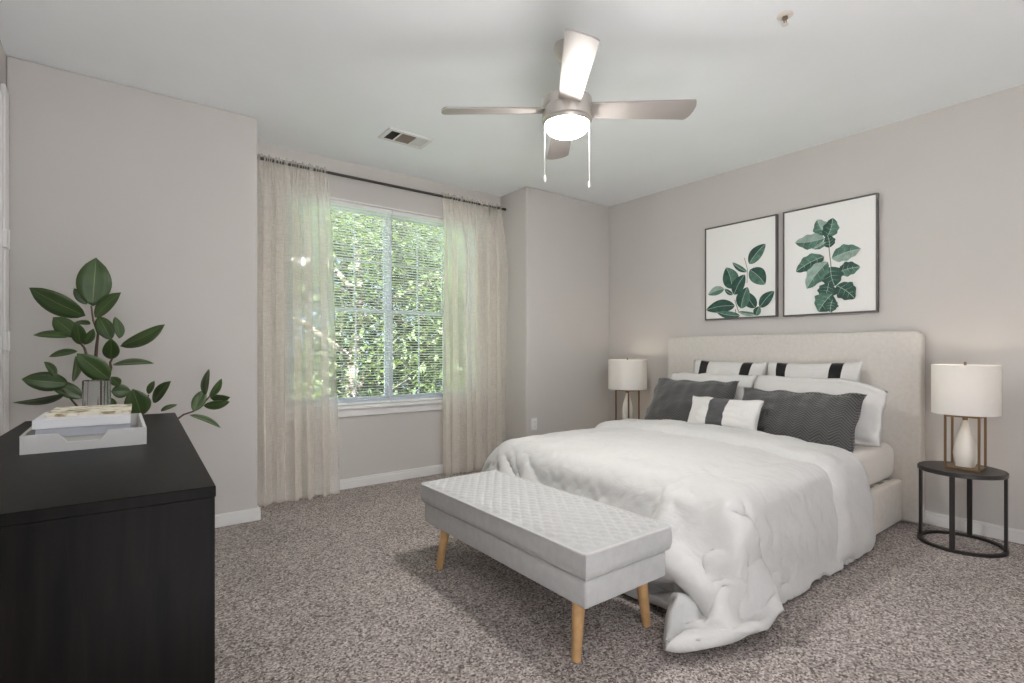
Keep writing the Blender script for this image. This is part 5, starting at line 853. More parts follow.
    s = o.modifiers.new('sub', 'SUBSURF'); s.levels = 1; s.render_levels = 1

def herring_mat():
    m = mat('charcoal_herringbone', (72, 71, 71), rough=.95, spec=.15, sheen=.4)
    nt = m.node_tree; N = nt.nodes; L = nt.links; p = N['Principled BSDF']
    uv = N.new('ShaderNodeUVMap'); sp = N.new('ShaderNodeSeparateXYZ'); L.new(uv.outputs[0], sp.inputs[0])
    def M(op, a, b=None):
        n = N.new('ShaderNodeMath'); n.operation = op
        for i, x in enumerate((a, b)):
            if x is None: continue
            if isinstance(x, (int, float)): n.inputs[i].default_value = x
            else: L.new(x, n.inputs[i])
        return n.outputs[0]
    pp = M('PINGPONG', sp.outputs['X'], .055)
    ph = M('ADD', M('MULTIPLY', pp, .8), sp.outputs['Y'])
    s = M('SINE', M('MULTIPLY', ph, 330.0))
    seam = M('SINE', M('MULTIPLY', sp.outputs['X'], 57.1))
    mr = N.new('ShaderNodeMapRange'); mr.inputs[1].default_value = -1; mr.inputs[2].default_value = 1; L.new(s, mr.inputs[0])
    r = N.new('ShaderNodeValToRGB'); r.color_ramp.elements[0].color = (*lin((62, 61, 61)), 1); r.color_ramp.elements[1].color = (*lin((98, 97, 96)), 1)
    L.new(mr.outputs[0], r.inputs[0]); L.new(r.outputs[0], p.inputs['Base Color'])
    b = N.new('ShaderNodeBump'); b.inputs['Strength'].default_value = .7; b.inputs['Distance'].default_value = .004
    L.new(mr.outputs[0], b.inputs['Height']); L.new(b.outputs[0], p.inputs['Normal'])
    return m

def cushion(name, w, h, th, seed, mats, stripes=(), flange=0., pinch=.05, sag=.15, crumple=1., droop=0., n=46):
    """One stuffed pillow in its own frame: x across, y up, z towards the viewer, origin at its bottom edge."""
    b = BM(); uvl = b.loops.layers.uv.new('UVMap')
    xs = [-1 + 2 * i / n for i in range(n + 1)]
    for s0, s1 in stripes:
        for e in (s0, s1):
            k = min(range(1, n), key=lambda i: abs(xs[i] - e)); xs[k] = e
    xs.sort(); ys = [-1 + 2 * i / 30 for i in range(31)]
    fw = flange
    grid = {}
    for side in (1, -1):
        for i, u in enumerate(xs):
            for j, v in enumerate(ys):
                edge = i in (0, len(xs) - 1) or j in (0, 30)
                if edge and side == -1: continue
                ux = min(1, abs(u) / (1 - fw)) if fw else abs(u); vy = min(1, abs(v) / (1 - fw * w / h)) if fw else abs(v)
                t = max(0, (1 - ux ** 2.4)) ** .5 * max(0, (1 - vy ** 2.2)) ** .55
                x = w / 2 * u * (1 - pinch * (1 - v * v)); y = h / 2 * v * (1 - pinch * 1.1 * (1 - u * u))
                nz = mn.noise(Vector((u * 2.6 + seed * 7.3, v * 2.2, side + seed))) * .014 + mn.noise(Vector((u * 6 + seed, v * 5, side * 2 + seed * 3))) * .006 * crumple
                z = side * (th / 2 * t * (1 - sag * v) + .003) + nz * (t if t > 0 else 0) * 1.2
                if t == 0 or edge: z += (.013 if fw else .005) * math.sin(u * 11 + v * 7 + seed)
                if droop and u > .3: y -= droop * ((u - .3) / .7) ** 2 * (v * .5 + .5)
                y += .010 * mn.noise(Vector((u * 3 + seed * 5, 0, 4))) * (1 if v > 0 else 0)
                grid[(side, i, j)] = b.verts.new((x, y + h / 2, z))
    def g(s, i, j): return grid.get((s, i, j)) or grid[(1, i, j)]
    for side in (1, -1):
        for i in range(len(xs) - 1):
            mi = 0; c = (xs[i] + xs[i + 1]) / 2
            for s0, s1 in stripes:
                if s0 < c < s1: mi = 1
            for j in range(30):
                ids = [(i, j), (i + 1, j), (i + 1, j + 1), (i, j + 1)]
                if side < 0: ids = ids[::-1]
                f = b.faces.new([g(side, *q) for q in ids]); f.material_index = mi
                for lp, q in zip(f.loops, ids): lp[uvl].uv = (xs[q[0]] * w / 2, ys[q[1]] * h / 2)
    return obj(name, b, mats, smooth=True, auto=180, recalc=False)

def pose(o, x, y, z, lean, yaw=0., roll=0.):
    """Stands a pillow up: bottom edge at (x, y, z), leaning back towards the headboard by lean degrees."""
    s, c = math.sin(math.radians(lean)), math.cos(math.radians(lean))
    Mx = Matrix(((0, s, -c), (-1, 0, 0), (0, c, s))).to_4x4()
    o.matrix_world = Matrix.Translation((x, y, z)) @ Matrix.Rotation(math.radians(yaw), 4, 'Z') @ Mx @ Matrix.Rotation(math.radians(roll), 4, 'Z')

def build_pillows():
    white = weave_mat('white_pillow_cotton', (216, 214, 211), scale=800, bump=.12, var=.025)
    black = weave_mat('black_stripe', (38, 37, 37), scale=700, bump=.2, var=.1)
    grey = weave_mat('grey_stripe', (84, 84, 85), scale=700, bump=.25, var=.12)
    hb = herring_mat()
    hf = herring_mat
    for i, (y, lab) in enumerate(((2.36, 'white pillow with two black stripes against the headboard, left of the pair'), (1.685, 'white pillow with two black stripes against the headboard, right of the pair'))):
        o = cushion('striped_pillow', .66, .47, .15, 21 + i, [white, black], stripes=((-.76, -.52), (.42, .66)), pinch=.05)
        pose(o, 4.03, y, .605, 9, 0, 1 if i else -1); tag(o, lab, 'pillow', 'striped white pillows at the headboard')
    for i, (y, rl, lab) in enumerate(((2.42, 0, 'plain white pillow behind the left dark grey pillow'), (1.60, 0, 'plain white flanged pillow behind the right dark grey pillow, edge sticking out'))):
        o = cushion('white_pillow', .88 if i else .76, .45, .17, 33 + i, [white], flange=.07 if i else .03, pinch=.03, crumple=2., droop=.085 if i else 0)
        pose(o, 3.79, y, .545, 21, 0, rl); tag(o, lab, 'pillow', 'plain white pillows')
    for i, (y, lab) in enumerate(((2.475, 'dark grey herringbone pillow, the left one beside the far lamp'), (1.635, 'dark grey herringbone pillow, the right one nearest the camera'))):
        o = cushion('dark_pillow', .81 if i else .76, .43, .17, 41 + i, [hb], flange=.04, pinch=.045)
        pose(o, 3.55 if i else 3.6, y, .505 if i else .545, 31, 0, 0); tag(o, lab, 'pillow', 'charcoal herringbone pillows')
    o = cushion('lumbar_pillow', .55, .255, .13, 51, [white, grey], stripes=((-.34, .16),), pinch=.05)
    pose(o, 3.42, 2.035, .575, 24, 0, 0); tag(o, 'small white lumbar pillow with one wide grey band, in front of the others', 'pillow')

# ------------------------------------------------------------------ bench
def build_bench():
    x0, x1, y0, y1 = 1.33, 1.83, 1.305, 2.565
    f = weave_mat('bench_linen', (186, 186, 185), scale=330, bump=.35, var=.08)
    oak = mat('oak_leg', (196, 156, 108), rough=.5, var=.12, vscale=30)
    t = thing('bench', ((x0 + x1) / 2, (y0 + y1) / 2, 0), 'grey upholstered bench with quilted top and oak legs at the foot of the bed', 'bench')
    b = BM(); box(b, x0 + .012, x1 - .012, y0 + .012, y1 - .012, .21, .318, .012, 3); obj('seat_base', b, f, t, smooth=True)
    # cushion: quilted diamonds on top, straight sides
    b = BM(); nx, ny = 96, 236; zt = .418; V = []
    def inset(q, L): return min(q, L - q)
    for i in range(nx + 1):
        row = []
        for j in range(ny + 1):
            x = x0 + (x1 - x0) * i / nx; y = y0 + (y1 - y0) * j / ny
            d = min(inset(x - x0, x1 - x0), inset(y - y0, y1 - y0))
            s = .031; a = (x - x0) / s * 1.15; c = (y - y0) / s * .85
            q = abs(math.sin(math.pi * (a + c) / 2) * math.sin(math.pi * (a - c) / 2)) ** .6
            k = min(1, d / .03)
            z = zt + .010 * k + (.0085 * q - .004) * k
            row.append(b.verts.new((x, y, z)))
        V.append(row)
    for i in range(nx):
        for j in range(ny): b.faces.new((V[i][j], V[i + 1][j], V[i + 1][j + 1], V[i][j + 1]))
    loop = [V[i][0] for i in range(nx)] + [V[nx][j] for j in range(ny)] + [V[i][ny] for i in range(nx, 0, -1)] + [V[0][j] for j in range(ny, 0, -1)]
    prev = loop
    cx, cy = (x0 + x1) / 2, (y0 + y1) / 2
    for (z, e) in ((.39, .004), (.35, .004), (.326, -.002), (.318, -.012)):
        cur = [b.verts.new((v.co.x + (e if v.co.x > cx else -e) * (1 if abs(v.co.x - cx) > .249 else 0), v.co.y + (e if v.co.y > cy else -e) * (1 if abs(v.co.y - cy) > .629 else 0), z)) for v in loop]
        for k in range(len(loop)):
            k2 = (k + 1) % len(loop); b.faces.new((prev[k], prev[k2], cur[k2], cur[k]))
        prev = cur
    b.faces.new(prev)
    seat = obj('seat_cushion', b, f, t, smooth=True, auto=50)
    b = BM(); r = .02; pts = []
    for (cxx, cyy, a0) in ((x1 - r, y1 - r, 0), (x0 + r, y1 - r, 90), (x0 + r, y0 + r, 180), (x1 - r, y0 + r, 270)):
        for k in range(5): a = math.radians(a0 + k * 22.5); pts.append((cxx + (r + .003) * math.cos(a), cyy + (r + .003) * math.sin(a), zt))
    tube(b, pts + [pts[0]], .0055, 8, cap=False); obj('piping', b, weave_mat('bench_piping', (198, 198, 196), scale=330, bump=.2, var=.05), seat, smooth=True)
    for sx in (0, 1):
        for sy in (0, 1):
            xt = x0 + .05 if sx == 0 else x1 - .09; yt = y0 + .085 if sy == 0 else y1 - .185
            dx = -.03 if sx == 0 else .02; dy = -.015 if sy == 0 else .02
            b = BM(); tube(b, [(xt, yt, .213), (xt + dx * .5, yt + dy * .5, .11), (xt + dx, yt + dy, 0)], [.026, .022, .0175], 18); obj('leg', b, oak, t, smooth=True)

# ------------------------------------------------------------------ night tables and lamps
def build_nightstands():
    black = mat('black_table_metal', (52, 49, 47), rough=.45, metal=.3)
    top_m = mat('black_wood_top', (46, 43, 42), rough=.35, var=.12, vscale=14)
    X, Y, R = 3.985, .815, .206
    t = thing('side_table', (X, Y, 0), 'round black metal side table standing on the carpet right of the bed', 'side table', 'black side tables by the bed')
    b = BM(); lathe(b, [(0, .455), (R - .004, .455), (R, .451), (R, .433), (R - .004, .43), (0, .43)], X, Y, 64); obj('table_top', b, top_m, t, smooth=True)
    b = BM(); lathe(b, [(R - .022, .0), (R, .0), (R, .016), (R - .022, .016)], X, Y, 64, close=True); obj('base_ring', b, black, t, smooth=True)
    for k in range(4):
        a = math.pi / 2 * k; rr = R - .011; cx, cy = X + rr * math.cos(a), Y + rr * math.sin(a)
        b = BM(); w, d = .012, .007
        ca, sa = math.cos(a), math.sin(a)
        pts = [(cx + ca * p * d - sa * q * w, cy + sa * p * d + ca * q * w) for p, q in ((-1, -1), (1, -1), (1, 1), (-1, 1))]
        prism(b, pts, 'z', .014, .432); obj('leg', b, black, t)
    dup(t, (X + .02, 3.36, 0), 'round black side table left of the bed, mostly hidden behind the duvet')
    brass = mat('antique_brass', (132, 108, 82), rough=.4, metal=.75)
    cer = mat('white_ceramic_lamp', (226, 222, 214), rough=.3, spec=.5, bump=.1, bscale=120)
    sh = bpy.data.materials.new('lamp_shade_linen'); sh.use_nodes = True; nt = sh.node_tree; N = nt.nodes; L = nt.links
    p = N['Principled BSDF']; p.inputs['Base Color'].default_value = (*lin((232, 231, 229)), 1); p.inputs['Roughness'].default_value = .9; p.inputs['Specular IOR Level'].default_value = .1
    tr = N.new('ShaderNodeBsdfTranslucent'); tr.inputs[0].default_value = (*lin((240, 238, 234)), 1); mx = N.new('ShaderNodeMixShader'); mx.inputs[0].default_value = .25
    L.new(p.outputs[0], mx.inputs[1]); L.new(tr.outputs[0], mx.inputs[2]); L.new(mx.outputs[0], N['Material Output'].inputs[0])
    bulb = bpy.data.materials.new('warm_bulb'); bulb.use_nodes = True; p = bulb.node_tree.nodes['Principled BSDF']
    p.inputs['Emission Color'].default_value = (1, .78, .5, 1); p.inputs['Emission Strength'].default_value = 1.3
    def lamp(X, Y, r, w, label):
        z0 = .455
        t = thing('table_lamp', (X, Y, z0), label, 'lamp', 'bedside table lamps')
        h = w / 2; g = .0055; zt = .762
        b = BM(); box(b, X - h, X + h, Y - h, Y + h, z0, z0 + .012, .002); obj('base_plate', b, brass, t)
        for sx in (-1, 1):
            for sy in (-1, 1):
                b = BM(); x, y = X + sx * (h - g), Y + sy * (h - g); box(b, x - g, x + g, y - g, y + g, z0 + .012, zt); obj('frame_post', b, brass, t)
        b = BM()
        for s in (-1, 1):
            box(b, X - h, X + h, Y + s * (h - g) - g, Y + s * (h - g) + g, zt, zt + .011); box(b, X + s * (h - g) - g, X + s * (h - g) + g, Y - h + 2 * g, Y + h - 2 * g, zt, zt + .011)
        box(b, X - h + 2 * g, X + h - 2 * g, Y - g, Y + g, zt, zt + .011)
        obj('top_frame', b, brass, t)
        b = BM(); lathe(b, [(0, z0 + .012), (.044, z0 + .014), (.053, z0 + .05), (.056, z0 + .09), (.052, z0 + .14), (.040, z0 + .19), (.026, z0 + .23), (.017, z0 + .265), (.015, z0 + .285), (0, z0 + .287)], X, Y, 36)
        obj('ceramic_body', b, cer, t, smooth=True, auto=60)
        b = BM(); lathe(b, [(0, z0 + .285), (.012, z0 + .287), (.012, z0 + .31), (.017, z0 + .33), (.017, z0 + .37), (0, z0 + .372)], X, Y, 20); obj('socket', b, brass, t, smooth=True)
        b = BM(); lathe(b, [(0, z0 + .37), (.014, z0 + .375), (.03, z0 + .42), (.024, z0 + .455), (0, z0 + .47)], X, Y, 20); obj('bulb', b, bulb, t, smooth=True)
        zs0, zs1 = .779, 1.068
        b = BM(); lathe(b, [(r, zs0), (r, zs1), (r - .003, zs1), (r - .003, zs0)], X, Y, 64, close=True); s = obj('lamp_shade', b, sh, t, smooth=True)
        b = BM()
        for k in range(3):
            a = k * 2.094; tube(b, [(X, Y, zs1 - .02), (X + (r - .002) * math.cos(a), Y + (r - .002) * math.sin(a), zs1 - .01)], .0018, 6)
        tube(b, [(X + .022, Y, z0 + .33), (X + .05, Y, z0 + .43), (X + .04, Y, zs1 - .05), (X, Y, zs1 - .02), (X - .04, Y, zs1 - .05), (X - .05, Y, z0 + .43), (X - .022, Y, z0 + .33)], .0018, 6)
        obj('shade_harp', b, brass, s)
        b = BM(); lathe(b, [(0, zs1 - .022), (.006, zs1 - .02), (.004, zs1 - .004), (.008, zs1 + .006), (.006, zs1 + .016), (0, zs1 + .02)], X, Y, 14); obj('finial', b, brass, t, smooth=True)
        pl = bpy.data.lights.new('lamp_light', 'POINT'); pl.energy = LAMPW; pl.color = (1, .86, .68); pl.shadow_soft_size = .035
        po = bpy.data.objects.new('lamp_light', pl); COL.objects.link(po); po.parent = t; po.location = (0, 0, .53)
    lamp(3.985, .797, .157, .163, 'table lamp with white drum shade on the side table right of the bed')
    lamp(4.0, 3.355, .187, .168, 'table lamp with white drum shade in the far corner left of the bed')

# ------------------------------------------------------------------ pictures
P1 = [(0.638, 0.551, 0.855, 0.728, 0.131, 1), (0.608, 0.473, 0.407, 0.591, 0.057, 1), (0.65, 0.492, 0.852, 0.326, 0.163, 1), (0.407, 0.316, 0.321, 0.547, 0.176, 1), (0.289, 0.325, 0.049, 0.278, 0.095, 2), (0.416, 0.253, 0.296, 0.324, 0.046, 0), (0.432, 0.252, 0.584, 0.449, 0.139, 0), (0.726, 0.1, 0.599, 0.268, 0.123, 0), (0.53, 0.103, 0.62, 0.318, 0.148, 1), (0.784, 0.101, 0.966, 0.252, 0.112, 0), (0.447, 0.137, 0.02, 0.113, 0.139, 0), (0.518, 0.03, 0.176, 0.086, 0.08, 1), (0.499, 0.071, 0.766, 0.036, 0.044, 2), (0.732, 0.02, 0.784, 0.112, 0.079, 1)]
P2 = [(0.486, 0.716, 0.391, 0.869, 0.124, 2), (0.495, 0.685, 0.559, 0.858, 0.125, 1), (0.525, 0.596, 0.502, 0.714, 0.091, 0), (0.472, 0.688, 0.144, 0.691, 0.128, 2), (0.486, 0.651, 0.348, 0.606, 0.048, 2), (0.548, 0.498, 0.841, 0.549, 0.132, 2), (0.467, 0.524, 0.154, 0.416, 0.136, 1), (0.616, 0.368, 0.835, 0.394, 0.117, 1), (0.537, 0.424, 0.582, 0.244, 0.172, 0), (0.509, 0.472, 0.279, 0.247, 0.15, 2), (0.6, 0.252, 0.786, 0.124, 0.148, 0), (0.518, 0.278, 0.462, 0.134, 0.147, 0), (0.555, 0.178, 0.408, 0.028, 0.176, 1), (0.559, 0.128, 0.537, 0.018, 0.11, 0)]
def build_pictures():
    fr = mat('dark_grey_frame', (98, 95, 92), rough=.45, metal=.2)
    paper = mat('white_art_paper', (240, 239, 236), rough=.6)
    inks = [mat('print_dark_green', (44, 82, 70), rough=.6, var=.35, vscale=24), mat('print_green', (82, 120, 104), rough=.6, var=.35, vscale=24), mat('print_pale_green', (150, 172, 160), rough=.6, var=.25, vscale=24)]
    vein = mat('print_vein', (170, 188, 176), rough=.6); stem_m = mat('print_stem', (128, 130, 118), rough=.6)
    def pic(y1, y0, z0, z1, leaves, stems, wavy, label):
        t = thing('framed_print', (XR, (y0 + y1) / 2, z0), label, 'picture', 'botanical prints above the headboard')
        xf = XR - .034; W, Hh = y1 - y0, z1 - z0; e = .012
        b = BM()
        box(b, xf, XR - .001, y0, y0 + e, z0, z1); box(b, xf, XR - .001, y1 - e, y1, z0, z1); box(b, xf, XR - .001, y0 + e, y1 - e, z0, z0 + e); box(b, xf, XR - .001, y0 + e, y1 - e, z1 - e, z1)
        obj('picture_frame', b, fr, t, bevel=.0015)
        b = BM(); xp = xf + .006
        def q(u, v): return (y1 - u * W, z0 + v * Hh)
        box(b, xp, XR - .004, y0 + e, y1 - e, z0 + e, z1 - e)
        lay = [0]
        def face(pts, mi):
            lay[0] += 1
            yy = [(max(y0 + e, min(y1 - e, p[0])), max(z0 + e, min(z1 - e, p[1]))) for p in pts]
            f = b.faces.new([b.verts.new((xp - .0002 - lay[0] * .00003, p[0], p[1])) for p in yy]); f.material_index = mi
            f.normal_update()
            if f.normal.x > 0: f.normal_flip()
        for pts, w in stems:
            for a, c in zip(pts, pts[1:]):
                A, B = Vector(q(*a)), Vector(q(*c)); n = Vector((-(B - A).y, (B - A).x)).normalized() * w * Hh
                face([A + n, B + n, B - n, A - n], 5)
        for (u0, v0, u1, v1, w, c) in leaves:
            A, B = Vector(q(u0, v0)), Vector(q(u1, v1)); ax = B - A; n = Vector((-ax.y, ax.x)).normalized(); hw = w * Hh / 2 * 1.0
            L = []; Rr = []
            for k in range(0, 15):
                s = k / 14
                ww = hw * (math.sin(math.pi * s ** .85) ** .75 if 0 < s < 1 else 0)
                if wavy: ww *= 1.08 + .10 * math.sin(s * 21 + u0 * 30)
                bow = n * math.sin(math.pi * s) * .05 * ax.length * (1 if int(u0 * 1000) % 2 else -1)
                L.append(A + ax * s + bow + n * ww); Rr.append(A + ax * s + bow - n * ww)
            face(L + Rr[::-1][1:-1], 1 + c)
            # one half of each leaf but the darkest is printed one tone deeper
            mid = [A + ax * (k / 14) + n * math.sin(math.pi * k / 14) * .05 * ax.length * (1 if int(u0 * 1000) % 2 else -1) for k in range(15)]
            if c > 0: face(mid + Rr[::-1][1:-1], c)
            vw = .0022
            for a, d in zip(mid[:-1], mid[1:]): face([a + n * vw, d + n * vw * .7, d - n * vw * .7, a - n * vw], 4)
            if wavy:
                for k in (3, 6, 9):
                    for sd in (L, Rr):
                        a = mid[k]; d = mid[k].lerp(sd[min(14, k + 2)], .85); pn = Vector((-(d - a).y, (d - a).x)).normalized() * .0013
                        face([a + pn, d, a - pn], 4)
        obj('print', b, [paper] + inks + [vein, stem_m], t, recalc=False)
    pic(2.674, 2.026, 1.432, 2.268, P1, [([(.61, .36), (.615, .5), (.575, .62)], .003), ([(.45, .1), (.46, .0), (.5, .02)], .004), ([(.44, .2), (.5, .06)], .004)], False,
        'framed print of glossy green rubber plant leaves, left picture above the headboard')
    pic(1.979, 1.325, 1.428, 2.27, P2, [([(.515, .62), (.54, .42), (.55, .2), (.548, .01)], .004)], True,
        'framed print of lobed fig leaves on one stem, right picture above the headboard')

# ------------------------------------------------------------------ dresser and what is on it
def wood_mat():
    m = mat('black_brown_wood', (44, 40, 39), rough=.36, spec=.05)
    nt = m.node_tree; N = nt.nodes; L = nt.links; p = N['Principled BSDF']; tc = N['Texture Coordinate']
    mp = N.new('ShaderNodeMapping'); mp.inputs['Scale'].default_value = (16, 5, 1.2); L.new(tc.outputs['Object'], mp.inputs[0])
    n1 = N.new('ShaderNodeTexNoise'); n1.inputs['Scale'].default_value = 3; n1.inputs['Detail'].default_value = 6; n1.inputs['Distortion'].default_value = .8
    L.new(mp.outputs[0], n1.inputs['Vector'])
    r = N.new('ShaderNodeValToRGB'); r.color_ramp.elements[0].position = .3; r.color_ramp.elements[1].position = .72
    r.color_ramp.elements[0].color = (*lin((4, 4, 3)), 1); r.color_ramp.elements[1].color = (*lin((20, 17, 15)), 1)
    L.new(n1.outputs['Fac'], r.inputs[0]); L.new(r.outputs[0], p.inputs['Base Color'])
    b = N.new('ShaderNodeBump'); b.inputs['Strength'].default_value = .12; b.inputs['Distance'].default_value = .002
    L.new(n1.outputs['Fac'], b.inputs['Height']); L.new(b.outputs[0], p.inputs['Normal'])
    return m

DZ = .85
def build_dresser():
    x0, x1, y0, y1 = -.362, .172, 1.295, 2.985
    wm = wood_mat()
    t = thing('dresser', ((x0 + x1) / 2, (y0 + y1) / 2, 0), 'black-brown wooden dresser in the left foreground, end panel towards the camera', 'dresser')
    b = BM(); box(b, x0, x1, y0, y1, DZ - .024, DZ, .0015); obj('dresser_top', b, wm, t)
    b = BM(); box(b, x0 + .003, x1 - .002, y0 + .002, y0 + .024, .0, DZ - .0245); obj('side_panel', b, wm, t)
    b = BM(); box(b, x0 + .003, x1 - .002, y1 - .024, y1 - .002, .0, DZ - .0245); obj('side_panel', b, wm, t)
    b = BM(); box(b, x0 + .003, x0 + .012, y0 + .024, y1 - .024, .05, DZ - .033); box(b, x0 + .012, x1 - .03, y0 + .024, y1 - .024, .05, .07); obj('carcass', b, wm, t)
    km = mat('dark_pull', (60, 58, 56), rough=.35, metal=.7)
    for c in range(2):
        for r in range(3):
            a0 = y0 + .026 + c * (y1 - y0 - .05) / 2; a1 = a0 + (y1 - y0 - .05) / 2 - .004; z0 = .08 + r * .245; z1 = z0 + .241
            b = BM(); box(b, x1 - .022, x1 - .002, a0, a1, z0, min(z1, DZ - .036), .001); d = obj('drawer', b, wm, t)
            ym = (a0 + a1) / 2; b = BM(); box(b, x1 - .004, x1 - .0005, ym - .08, ym + .08, z1 - .03, z1 - .02); obj('drawer_pull', b, km, d)
    # it stands a little askew to the room: turned about its near right corner
    a = math.radians(-1.7); c = Vector((x1, y0, 0)); t.location = c + Matrix.Rotation(a, 3, 'Z') @ (Vector(t.location) - c); t.rotation_euler = (0, 0, a)
    # tray
    wl = mat('white_lacquer', (206, 206, 205), rough=.3, spec=.5); inner = mat('mirror_lining', (190, 192, 192), rough=.25, spec=.6)
    tx0, tx1, ty0, ty1 = -.222, .074, 2.02, 2.5; th = .054; w = .009
    t = thing('serving_tray', ((tx0 + tx1) / 2, (ty0 + ty1) / 2, DZ), 'white lacquered tray with notched handles holding books on the dresser', 'tray')
    b = BM(); box(b, tx0, tx1, ty0, ty1, DZ, DZ + .006); obj('tray_bottom', b, wl, t)
    b = BM()
    for x in (tx0, tx1 - w):
        b = BM(); box(b, x, x + w, ty0, ty1, DZ + .006, DZ + th); obj('tray_side', b, wl, t, bevel=.001)
    for y in (ty0, ty1 - w):
        xm = (tx0 + tx1) / 2 - .004
        pl = [(tx0 + w, DZ + .006), (tx1 - w, DZ + .006), (tx1 - w, DZ + th), (xm + .056, DZ + th), (xm + .036, DZ + .026), (xm - .04, DZ + .026), (xm - .06, DZ + th), (tx0 + w, DZ + th)]
        b = BM(); prism(b, pl, 'y', y, y + w); obj('tray_end', b, wl, t, bevel=.001)
    # books
    pg = mat('book_pages', (236, 232, 222), rough=.9)
    pic = mat('photo_cover', (214, 208, 186), rough=.5)
    nt = pic.node_tree; N = nt.nodes; L = nt.links
    nz = N.new('ShaderNodeTexNoise'); nz.inputs['Scale'].default_value = 26; nz.inputs['Detail'].default_value = 5; L.new(N['Texture Coordinate'].outputs['Object'], nz.inputs['Vector'])
    rp = N.new('ShaderNodeValToRGB'); e = rp.color_ramp.elements; e[0].position = .34; e[0].color = (*lin((98, 104, 72)), 1); e[1].position = .52; e[1].color = (*lin((232, 228, 212)), 1); k = e.new(.42); k.color = (*lin((170, 152, 116)), 1)
    L.new(nz.outputs['Fac'], rp.inputs[0]); L.new(rp.outputs[0], N['Principled BSDF'].inputs['Base Color'])
    def book(xa, xb, ya, yb, z0, z1, cover, label, rot=0.):
        t = thing('book', ((xa + xb) / 2, (ya + yb) / 2, z0), label, 'book', 'books stacked in the tray')
        c = .0022
        b = BM(); box(b, xa, xb, ya, yb, z0, z0 + c); box(b, xa, xb, ya, yb, z1 - c, z1); box(b, xa, xb, ya, ya + c, z0 + c, z1 - c); obj('cover', b, cover, t, bevel=.0008)
        b = BM(); box(b, xa + .003, xb - .003, ya + c, yb - .004, z0 + c, z1 - c); obj('pages', b, pg, t)
        t.rotation_euler = (0, 0, math.radians(rot))
    book(-.190, .028, 2.08, 2.36, DZ + .007, DZ + .035, mat('cream_cover', (192, 190, 185), rough=.5), 'cream hardback at the very bottom of the book stack in the tray', .6)
    book(-.196, .032, 2.075, 2.36, DZ + .0355, DZ + .064, mat('grey_blue_cover', (172, 176, 184), rough=.45), 'grey-blue hardback, second from the bottom of the stack in the tray', 1.0)
    book(-.198, .036, 2.07, 2.36, DZ + .0645, DZ + .090, mat('white_cover', (226, 227, 230), rough=.4), 'thick white hardback under the top book of the stack', -1.2)
    book(-.176, .040, 2.15, 2.42, DZ + .0905, DZ + .099, pic, 'thin book with a pale leafy photo cover, topmost of the stack', -1.5)
    # glass vase behind the tray
    gx, gy = -.070, 2.80
    gl = bpy.data.materials.new('clear_vase_glass'); gl.use_nodes = True; p = gl.node_tree.nodes['Principled BSDF']
    p.inputs['Base Color'].default_value = (.93, .95, .95, 1); p.inputs['Transmission Weight'].default_value = 1; p.inputs['Roughness'].default_value = .04; p.inputs['IOR'].default_value = 1.35
    b = BM(); r = .048; lathe(b, [(0, DZ), (r - .004, DZ), (r, DZ + .006), (r, DZ + .172), (r - .002, DZ + .175), (r - .006, DZ + .172), (r - .007, DZ + .02), (0, DZ + .018)], gx, gy, 44)
    o = obj('glass_vase', b, gl, loc=(gx, gy, DZ), smooth=True); tag(o, 'clear glass cylinder vase on the dresser behind the tray', 'vase')

